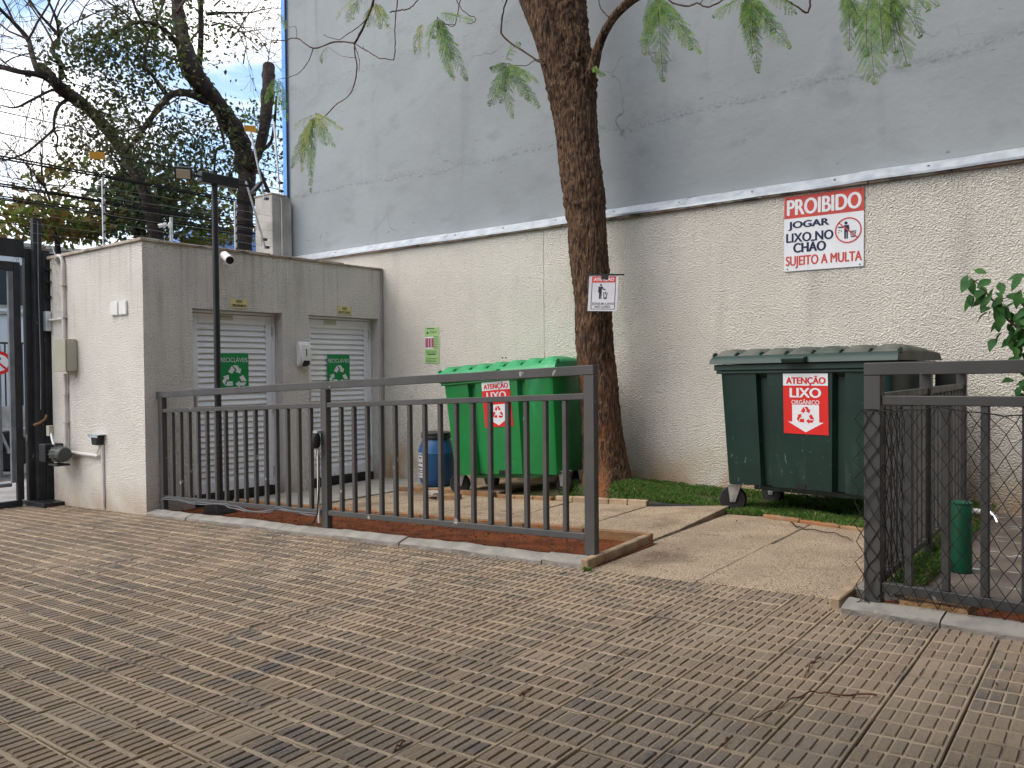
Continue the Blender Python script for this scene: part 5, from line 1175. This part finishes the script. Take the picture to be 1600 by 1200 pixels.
for y in (.026, 1.775):
    for k in range(8): b = B(); b.lathe([(.008, -.016), (.012, 0), (.008, .016)], 'black', (.02, y, .14 + .105 * k - .004), 'z', 8); b.obj('insulator', ef)
for px, lab in (((152, 243), 'faded orange warning plate on the left electric fence post'), ((391, 201), 'faded orange warning plate on the angled electric fence post by the pillar')):
    c = PX(*px, -9.50); r = thing('warning_plate', lab, 'sign', c, R(78), 'orange warning plates on the electric fence')
    b = B(); b.cbox((0, 0, 0), (.165, .004, .085), 'orange', Matrix.Rotation(R(-6), 3, 'Y')); b.obj('board', r)

# ================================================================== street trees behind
def grow(V, Fc, p, d, r, L, depth, rng, wob=.28, n=5, droop=0.0, min_r=.004):
    pts = [p.copy()]; rad = [r]; q = p.copy(); dd = d.normalized(); k = max(3, int(L / .16))
    for i in range(k):
        dd = (dd + Vector((rng.gauss(0, wob), rng.gauss(0, wob), rng.gauss(0, wob) - droop)) * .55).normalized(); q = q + dd * (L / k); pts.append(q.copy()); rad.append(max(min_r, r * (1 - .62 * (i + 1) / k)))
    addtube(V, Fc, pts, rad, n)
    if depth > 0:
        for c in range(rng.choice((2, 3, 3, 4))):
            i = rng.randint(max(1, k // 3), k); nd = (dd + Vector((rng.gauss(0, .75), rng.gauss(0, .75), rng.gauss(.05, .6)))).normalized()
            grow(V, Fc, pts[i], nd, max(min_r, rad[i] * .7), L * rng.uniform(.5, .8), depth - 1, rng, wob, max(3, n - 1), droop, min_r)
    return pts
def addtube(V, Fc, pts, rad, n=8):
    ref = None; base = len(V)
    for k, p in enumerate(pts):
        d = (pts[min(k + 1, len(pts) - 1)] - pts[max(k - 1, 0)])
        d = d.normalized() if d.length > 1e-8 else Vector((0, 0, 1))
        if ref is None: ref = d.orthogonal().normalized()
        a = (ref - d * ref.dot(d)); a = a.normalized() if a.length > 1e-5 else d.orthogonal().normalized(); ref = a; b_ = d.cross(a)
        for j in range(n): t = 2 * math.pi * j / n; V.append(p + (a * math.cos(t) + b_ * math.sin(t)) * rad[k])
    for k in range(len(pts) - 1):
        for j in range(n): Fc.append((base + k * n + j, base + k * n + (j + 1) % n, base + (k + 1) * n + (j + 1) % n, base + (k + 1) * n + j))
def curve(pix, X, wid, sub=6, rough=.06, rng=None):
    q = [PX(px, py, X + (o if o else 0)) for px, py, o in [(*p, 0) if len(p) == 2 else p for p in pix]]
    pts, rad = [], []
    for i in range(len(q) - 1):
        p0, p1, p2, p3 = q[max(i - 1, 0)], q[i], q[i + 1], q[min(i + 2, len(q) - 1)]
        for k in range(sub):
            t = k / sub; pts.append(.5 * ((2 * p1) + (p2 - p0) * t + (2 * p0 - 5 * p1 + 4 * p2 - p3) * t * t + (3 * p1 - p0 - 3 * p2 + p3) * t ** 3)); w_ = wid[i] + (wid[i + 1] - wid[i]) * t
            dist = (pts[-1] - CP).dot(_f); rad.append(w_ / 1250 * dist / 2 * (1 + (rng.gauss(0, rough) if rng else 0)))
    pts.append(q[-1]); rad.append(wid[-1] / 1250 * (q[-1] - CP).dot(_f) / 2)
    return pts, rad
rt = random.Random(41)
def cluster(V, Fc, MI, px, py, rx, ry, X, n, sz, rng, mi=(0,), dep=.7):
    """leaves in a clump round a twig point"""
    c = PX(px, py, X); s = (c - CP).dot(_f) / 1250
    for _ in range(n):
        a = rng.gauss(0, .55), rng.gauss(0, .55)
        p = c + _rc * (a[0] * rx * s) + _uc * (a[1] * ry * s) + Vector((rng.gauss(0, dep), 0, 0))
        d = Vector((rng.gauss(0, .7), rng.gauss(0, .7), rng.gauss(-.35, .6))); L = rng.uniform(*sz); k = len(Fc)
        d.normalize(); u = Vector((rng.gauss(0, .6), rng.gauss(0, .6), .8)); sd_ = d.cross(u).normalized() * L * .27; n0 = len(V)
        V.extend([p, p + d * L * .4 + sd_, p + d * L, p + d * L * .4 - sd_]); Fc.append((n0, n0 + 1, n0 + 2, n0 + 3)); MI.append(rng.choice(mi))
# the leaning tree whose trunk stands behind the bin store
t1 = tag(bpy.data.objects.new('street_tree', None), 'large leaning street tree with a thick bent dark trunk behind the bin store', 'tree'); COL.objects.link(t1)
X1 = -12.6
V, Fc = [], []
for pix, wid in ((((381, 560), (380, 440), (380, 390), (383, 330), (386, 290), (384, 255), (372, 215), (352, 180), (330, 150), (312, 128), (300, 110), (290, 80), (282, 40), (276, 0), (270, -80)), (40, 32, 27, 26, 26, 33, 31, 27, 27, 31, 32, 25, 21, 18, 14)),
                 (((390, 264), (403, 238), (412, 205), (417, 165), (419, 128), (420, 104)), (16, 16, 17, 18, 19, 19)), (((310, 120), (314, 60), (314, 0), (318, -60)), (10, 9, 8, 6)),
                 (((322, 158), (296, 146), (268, 148), (247, 170), (228, 196), (208, 224), (196, 238)), (15, 13, 10, 9, 8, 7, 4)), (((262, 150), (240, 120), (226, 100), (232, 60), (250, 20), (262, -20)), (8, 6, 5, 5, 4, 3)),
                 (((296, 100), (270, 60), (246, 40), (215, 35), (180, 52)), (10, 8, 6, 5, 3)), (((384, 250), (402, 262), (420, 300), (428, 310)), (10, 7, 5, 3)), (((322, 22), (350, 20), (392, 20)), (6, 4, 2)), (((396, 240), (424, 220), (432, 150)), (7, 5, 3)),
                 (((334, 160), (350, 225), (338, 235), (334, 280)), (5, 4, 4, 3))):
    pts, rad = curve([(a, c_, .25 * math.sin(i * .8)) for i, (a, c_) in enumerate(pix)], X1, wid, 6, .07, rt); addtube(V, Fc, pts, rad, 12)
o = soup('trunk', V, Fc, ['bark2'], None, t1)
for p in o.data.polygons: p.use_smooth = True
V, Fc = [], []
for (px, py, dx, dz, L, r) in ((276, 20, .3, 1, 1.4, .03), (314, 20, -.2, 1, 1.3, .03), (300, 100, -.9, .2, 1.2, .03), (330, 40, 1, .3, 1.0, .02), (392, 20, .9, .2, .6, .014), (350, 20, .8, -.2, .7, .014), (250, 60, -.8, .5, 1.2, .022), (232, 60, -.6, .9, 1.2, .02), (228, 196, -1, -.3, 1.0, .018), (384, 230, .7, -.4, .5, .012), (376, 215, -.6, -.8, .5, .01), (392, 262, .6, -.7, .45, .01), (410, 150, .8, .5, .7, .014), (416, 110, .5, .9, .6, .012), (300, 60, .9, .6, 1.1, .02), (360, 60, .7, .6, .9, .015), (420, 84, -.4, 1, .8, .010), (246, 40, -.3, 1, 1.1, .018), (215, 35, -.9, .5, 1.0, .014), (334, 10, .8, .8, 1.1, .016), (380, 100, .3, .9, .9, .012), (290, 140, -.5, -.7, .9, .014)):
    grow(V, Fc, PX(px, py, X1 + rt.uniform(-.3, .3)), _rc * dx + _uc * dz + Vector((rt.gauss(0, .3), 0, 0)), r, L, 3, rt, .34, 5, .0, .0035)
soup('twigs', V, Fc, ['twig'], None, t1)
V, Fc, MI = [], [], []
for (px, py, rx, ry, n, mi) in ((150, 62, 62, 34, 380, (0, 0, 0, 1)), (215, 50, 55, 40, 330, (0, 0, 1)), (185, 95, 70, 32, 330, (0, 0, 0, 1)), (120, 75, 32, 28, 150, (0, 0, 1)), (245, 95, 40, 34, 190, (0, 0, 1, 2)), (270, 40, 36, 40, 160, (0, 1)), (205, 135, 55, 30, 170, (0, 0, 0)), (180, 170, 42, 34, 210, (0, 0, 0)), (160, 205, 40, 34, 230, (0, 0)), (195, 235, 46, 30, 240, (0, 0, 1)), (240, 215, 52, 44, 330, (0, 0, 1)), (290, 205, 46, 44, 290, (0, 0, 1)), (280, 255, 55, 36, 300, (0, 0, 1)), (330, 215, 26, 40, 130, (0, 1)), (325, 262, 34, 22, 110, (0,)), (130, 245, 26, 24, 80, (0,)),
                               (235, 110, 22, 22, 70, (2,)), (170, 50, 30, 20, 60, (2, 0)), (200, 60, 40, 22, 60, (2,)), (275, 130, 20, 26, 50, (2,)), (262, 20, 30, 16, 40, (2,)), (390, 180, 18, 16, 110, (2, 2, 1)), (402, 190, 12, 26, 60, (2,)), (388, 76, 12, 10, 16, (3,)), (402, 70, 10, 10, 14, (3,)), (425, 230, 10, 30, 60, (0,)), (428, 245, 12, 18, 40, (0, 2)), (330, 60, 40, 60, 90, (0, 0, 1)), (370, 30, 40, 30, 30, (0, 3)), (374, 238, 22, 26, 60, (3, 0)), (398, 250, 14, 30, 50, (3, 0))):
    cluster(V, Fc, MI, px, py, rx, ry, X1 - .4, int(n * 1.9), (.06, .115), rt, mi)
soup('crown', V, Fc, ['leafd', 'leafm', 'leafg', 'leafy'], MI, t1)
# the tree with bare boughs further left
t2 = tag(bpy.data.objects.new('street_tree', None), 'mostly bare street tree with pale twigs at the far left', 'tree'); COL.objects.link(t2)
X2 = -14.5; V, Fc = [], []
for pix, wid in ((((262, 560), (250, 420), (236, 330), (214, 272), (182, 222), (150, 182), (120, 156), (97, 140), (84, 125), (74, 112), (62, 102)), (30, 26, 22, 20, 18, 17, 20, 22, 15, 15, 10)), (((90, 135), (70, 118), (58, 108), (50, 85), (44, 62), (22, 36), (0, 14), (-20, -10)), (12, 12, 9, 8, 8, 6, 5, 4)), (((86, 132), (64, 118), (30, 112), (0, 104), (-30, 100)), (10, 9, 8, 8, 7)), (((96, 122), (94, 100), (84, 84), (84, 70), (92, 58), (78, 40), (60, 20), (40, -10)), (8, 8, 7, 7, 6, 5, 4, 3)),
                 (((92, 58), (88, 30), (72, -6)), (5, 4, 3)), (((112, 152), (90, 168), (84, 200), (90, 215), (88, 235), (95, 250)), (6, 5, 4, 3, 2, 2)), (((86, 200), (62, 222), (34, 242), (0, 252)), (4, 4, 3, 2)), (((100, 138), (78, 142), (50, 156), (24, 168), (0, 164)), (5, 4, 4, 3, 2)), (((100, 118), (92, 100), (78, 92), (74, 80)), (6, 5, 3, 2))):
    pts, rad = curve([(a, c_, .3 * math.sin(i)) for i, (a, c_) in enumerate(pix)], X2, wid, 6, .06, rt); addtube(V, Fc, pts, rad, 10)
o = soup('trunk', V, Fc, ['bark2'], None, t2)
for p in o.data.polygons: p.use_smooth = True
V, Fc = [], []
for (px, py, dx, dz, L, r, dp) in ((22, 36, -.4, 1, 1.5, .02, 3), (44, 62, .3, 1, 1.6, .02, 3), (44, 62, -.8, .6, 1.4, .018, 3), (84, 70, -.5, 1, 1.5, .02, 3), (78, 40, .4, 1, 1.2, .016, 3), (60, 20, -.5, .8, 1.2, .014, 3), (88, 30, .5, 1, 1.2, .014, 3), (30, 112, -.4, .7, 1.1, .014, 3), (0, 104, -.2, -.8, 1.0, .012, 2), (92, 58, .9, .6, 1.2, .014, 3), (54, 85, -.9, .4, 1.2, .014, 3), (62, 222, -.5, -.5, 1.0, .010, 3), (34, 242, -.9, .3, .8, .008, 2), (88, 235, .5, -.8, .8, .009, 2), (24, 168, -.5, .6, .9, .009, 2), (50, 156, -.2, -.9, .9, .009, 2), (86, 200, .8, -.5, .9, .010, 2), (70, 118, -.3, -1, .9, .010, 2), (40, 10, .6, .8, 1.1, .012, 3), (120, 40, .0, 1, 1.2, .012, 3), (100, 20, .7, .7, 1.2, .012, 3), (20, 60, -.9, .3, 1.1, .011, 3), (10, 100, -.6, .5, 1.0, .010, 3)):
    grow(V, Fc, PX(px, py, X2 + rt.uniform(-.4, .4)), _rc * dx + _uc * dz + Vector((rt.gauss(0, .3), 0, 0)), r, L * 1.05, dp, rt, .30, 5, .0, .0045)
soup('twigs', V, Fc, ['twig'], None, t2)
V, Fc, MI = [], [], []
for (px, py, rx, ry, n, mi) in ((106, 160, 18, 22, 60, (0, 2)), (118, 185, 20, 18, 60, (0, 1, 2)), (100, 145, 12, 14, 30, (0,)), (140, 175, 14, 16, 30, (0,)), (92, 215, 26, 30, 16, (3,)), (50, 200, 50, 60, 26, (3,))):
    cluster(V, Fc, MI, px, py, rx, ry, X2, n, (.06, .10), rt, mi)
soup('crown', V, Fc, ['leafd', 'leafm', 'leafg', 'leafy'], MI, t2)
# broad-leaved tree low behind the bin store, and the maple-like one by the gate
t3 = tag(bpy.data.objects.new('street_tree', None), 'dense blue-green broad-leaved tree just above the bin store roof', 'tree'); COL.objects.link(t3)
V, Fc = [], []; pts, rad = curve([(225, 560), (222, 440), (218, 370), (212, 320), (206, 280)], -15.6, (24, 20, 18, 14, 8), 5, .05, rt); addtube(V, Fc, pts, rad, 10)
for k in range(9): grow(V, Fc, pts[-1 - k % 9], Vector((rt.gauss(0, .4), rt.gauss(0, 1), .7)), .03, 1.1, 2, rt, .25, 5)
soup('trunk', V, Fc, ['bark2'], None, t3)
V, Fc, MI = [], [], []
for (px, py, rx, ry, n, mi) in ((215, 270, 40, 28, 260, (0, 0, 1)), (195, 300, 42, 30, 260, (0, 0, 1)), (235, 300, 42, 30, 260, (0, 0, 1)), (190, 335, 34, 26, 220, (0, 1)), (225, 345, 44, 26, 280, (0, 0, 1)), (260, 320, 36, 34, 200, (0, 1)), (170, 350, 22, 20, 80, (0, 1)), (275, 350, 34, 26, 140, (0, 1, 2)), (300, 300, 36, 30, 140, (1, 2)), (320, 340, 40, 34, 190, (3, 2, 1)), (345, 310, 30, 34, 120, (1, 3)), (255, 300, 16, 18, 40, (3,)), (330, 372, 36, 12, 130, (3,)), (300, 378, 30, 10, 80, (2, 3))):
    cluster(V, Fc, MI, px, py, rx, ry, -15.6, int(n * 1.9), (.10, .20), rt, mi)
soup('crown', V, Fc, ['leafm', 'leafd', 'leafg', 'leafy'], MI, t3)
t4 = tag(bpy.data.objects.new('street_tree', None), 'small olive and russet leaved tree above the street gate', 'tree'); COL.objects.link(t4)
V, Fc = [], []; pts, rad = curve([(95, 620), (92, 440), (88, 360), (80, 320), (70, 290)], -16.5, (14, 11, 8, 5, 3), 5, .05, rt); addtube(V, Fc, pts, rad, 8)
for k in range(12): grow(V, Fc, pts[-1 - k], Vector((rt.gauss(0, .3), rt.gauss(0, 1), .5)), .018, 1.2, 2, rt, .25, 4)
soup('trunk', V, Fc, ['bark2'], None, t4)
V, Fc, MI = [], [], []
for (px, py, rx, ry, n) in ((35, 325, 34, 20, 120), (55, 345, 40, 16, 120), (80, 350, 34, 18, 110), (105, 358, 30, 14, 100), (125, 362, 30, 12, 100), (70, 272, 20, 14, 50), (95, 268, 16, 10, 26), (120, 320, 26, 14, 40), (140, 350, 26, 16, 80), (15, 345, 18, 12, 40), (60, 320, 30, 12, 40)):
    cluster(V, Fc, MI, px, py, rx, ry, -16.5, int(n * 2.0), (.11, .21), rt, (0, 0, 1))
soup('crown', V, Fc, ['leafy', 'leafg'], MI, t4)
# overhead cables along the street
def cable(label, z, x, r, sag, ph=0, n=1):
    b = B()
    for k in range(n):
        pts = []
        for i in range(61):
            y = -20 + 60 * i / 60; pts.append((x + .02 * k + .012 * math.sin(i * .9 + k * 2), y, z + .025 * k + sag * ((y - 6) / 20) ** 2 + .010 * math.sin(i * 1.3 + ph + k)))
        b.tube(pts, r, 'cable', 5)
    return tag(b.obj('power_cable', smooth=True), label, 'cable', 'overhead cables along the street')
cable('thick black cable, topmost of the bundles crossing low in front of the street trees', 3.86, -11.3, .012, .10, 0, 2)
cable('thick twisted black cable bundle, middle one crossing behind the electric fence', 3.52, -11.35, .012, .10, 1, 2)
cable('lowest sagging black cable bundle behind the electric fence', 3.38, -11.5, .010, -.30, 2, 3)
for z, lab in ((5.45, 'thin wire, highest crossing the sky in front of the bare tree'), (5.24, 'thin wire, second highest crossing the bare tree'), (4.93, 'thin wire crossing the sky just below the bare tree fork'), (4.62, 'thin wire crossing the white cloud at the far left'), (4.33, 'thin wire just above the thick cable bundles')):
    cable(lab, z, -11.6 - .05 * z, .0075, .06, z)
for z, lab in ((3.68, 'thin black wire between the two thick cable bundles'), (3.62, 'second thin black wire between the thick cable bundles'), (3.20, 'thin black wire low over the bin store roof'), (3.08, 'lowest thin black wire behind the bin store roof')): cable(lab, z, -11.45, .006, .03, z)
# across the street
fs = tag(bpy.data.objects.new('street_house', None), 'pale long house wall across the street beyond the gate', 'building'); COL.objects.link(fs)
b = B(); b.box((-34, -10, -.4), (-24.0, 14, 4.6), 'farwall'); b.obj('wall', fs)
b = B(); b.box((-24.04, -10, 2.74), (-23.93, 14, 2.82), 'concrete'); b.box((-24.2, -10.2, 4.601), (-23.85, 14.2, 4.70), 'concrete'); b.obj('cornice', fs)
for k in range(4): b = B(); b.box((-24.03, -6 + 4.6 * k, 3.0), (-23.97, -4.2 + 4.6 * k, 4.1), 'glass'); o = b.obj('window', fs); b = B(); b.box((-24.06, -6.08 + 4.6 * k, 2.93), (-23.98, -4.12 + 4.6 * k, 2.99), 'concrete'); b.obj('sill', o)
fg = thing('railing', 'dark upright bar railing in front of the house across the street', 'railing', (-22.2, 3.5, -.22))
b = B()
for k in range(70): b.box((-.012, k * .13, .55), (.012, k * .13 + .03, 2.1), 'black')
b.box((-.02, -.1, 2.101), (.02, 9.2, 2.15), 'black'); b.obj('bars', fg); b = B(); b.box((-.08, -.1, 0), (.08, 9.2, .549), 'concrete'); b.obj('plinth', fg)
bh = tag(bpy.data.objects.new('street_house', None), 'blue roofed house glimpsed behind the leaning tree trunk', 'building'); COL.objects.link(bh)
b = B(); b.box((-34, 15.5, -.4), (-25, 24, 5.3), 'farwall'); b.obj('wall', bh); b = B(); b.box((-34.4, 15.2, 5.301), (-24.6, 24.3, 6.1), 'blueroof'); b.obj('roof', bh)
ssn = thing('street_sign', 'round red bordered prohibition sign seen through the gate', 'sign', PX(-2, 567, -12.9), R(72))
b = B(); b.lathe([(.17, -.006), (.17, .006)], 'red', (0, 0, 0), 'y', 32); b.obj('disc', ssn)
b = B(); b.lathe([(.122, -.0075), (.122, -.0065)], 'signwhite', (0, 0, 0), 'y', 32); b.obj('face', ssn)
flat([[(-.05, .04), (.02, .08), (.03, .05), (-.03, .02)], [(-.03, -.09), (.0, -.09), (.0, .03), (-.03, .03)]], 'ink', ssn, 'arrow', y=-.009); flat([[(-.095, .075), (-.075, .095), (.095, -.075), (.075, -.095)]], 'red', ssn, 'slash', y=-.0095)
b = B(); b.tube([(0, .03, -1.75), (0, .03, .25)], .028, 'gategrey', 12); b.obj('pole', ssn)
mc = thing('motorcycle', 'parked dark motorcycle seen through the bars of the gate', 'motorcycle', PX(-2, 738, -13.2), R(85))
for wx in (.12, -1.12):
    b = B(); b.lathe([(.20, -.045), (.27, -.05), (.30, -.03), (.30, .03), (.27, .05), (.20, .045)], 'rubber', (wx, 0, .30), 'y', 28); wl = b.obj('wheel', mc, smooth=35)
    b = B(); b.lathe([(.20, -.02), (.185, 0), (.20, .02)], 'steel', (wx, 0, .30), 'y', 28); b.tube([(wx, -.06, .30), (wx, .06, .30)], .03, 'steel', 10)
    for k in range(5): a = 2 * math.pi * k / 5; b.tube([(wx, 0, .30), (wx + .19 * math.cos(a), 0, .30 + .19 * math.sin(a))], .012, 'rim', 6)
    b.obj('rim', wl)
b = B(); b.tube([(.12, -.07, .30), (-.08, -.07, .85), (-.14, -.07, 1.0)], .022, 'steel', 8); b.tube([(.12, .07, .30), (-.08, .07, .85), (-.14, .07, 1.0)], .022, 'steel', 8); b.obj('fork', mc)
b = B(); b.tube([(-.12, 0, .92), (-.25, 0, .82), (-.5, 0, .82), (-.62, 0, .72)], [.06, .14, .15, .06], 'redprint', 12); b.tube([(-.2, 0, .7), (-.3, 0, .35), (-.7, 0, .32), (-1.1, 0, .32)], [.05, .14, .14, .03], 'black', 10); b.obj('body', mc, smooth=True)
b = B(); b.tube([(-.55, 0, .80), (-.8, 0, .80), (-1.25, 0, .86)], [.08, .12, .08], 'black', 12); b.obj('seat', mc, smooth=True)
b = B(); b.tube([(-.2, -.36, 1.05), (-.14, -.2, 1.08), (-.12, 0, 1.02), (-.14, .2, 1.08), (-.2, .36, 1.05)], .014, 'black', 8); b.obj('handlebar', mc, smooth=True)
b = B(); b.lathe([(.02, -.10), (.08, -.06), (.09, .0), (.085, .02)], 'steel', (-.02, 0, .92), 'x', 16); b.obj('headlight', mc, smooth=True)

# ================================================================== unseen building and roof added behind the viewer to block light
ab = tag(bpy.data.objects.new('shade_building', None), 'unseen brown building with a roof, added behind and right of the viewer to shade the yard', 'building'); COL.objects.link(ab)
b = B(); b.box((3.2, -14, -.3), (12, 9, 9), 'shade_block'); b.box((-4, -14, -.6), (3.199, -7.5, 9), 'shade_block'); b.obj('wall', ab)
b = B(); b.box((-2.6, -7.49, 3.1), (3.19, 1.2, 3.4), 'shade_block'); b.box((-7.5, -7.49, 3.1), (-2.601, -.9, 3.4), 'shade_block'); b.obj('shade_roof', ab)  # unseen roof slabs added overhead to darken the foreground
for x in (-2.4, .4): b = B(); b.box((x - .15, -2.6, -.2), (x + .15, -2.3, 3.09), 'shade_block'); b.obj('column', ab)
for k in range(5): b = B(); b.box((3.15, -6 + 2.9 * k, 4.2), (3.22, -4.6 + 2.9 * k, 5.5), 'glass'); b.obj('window', ab)
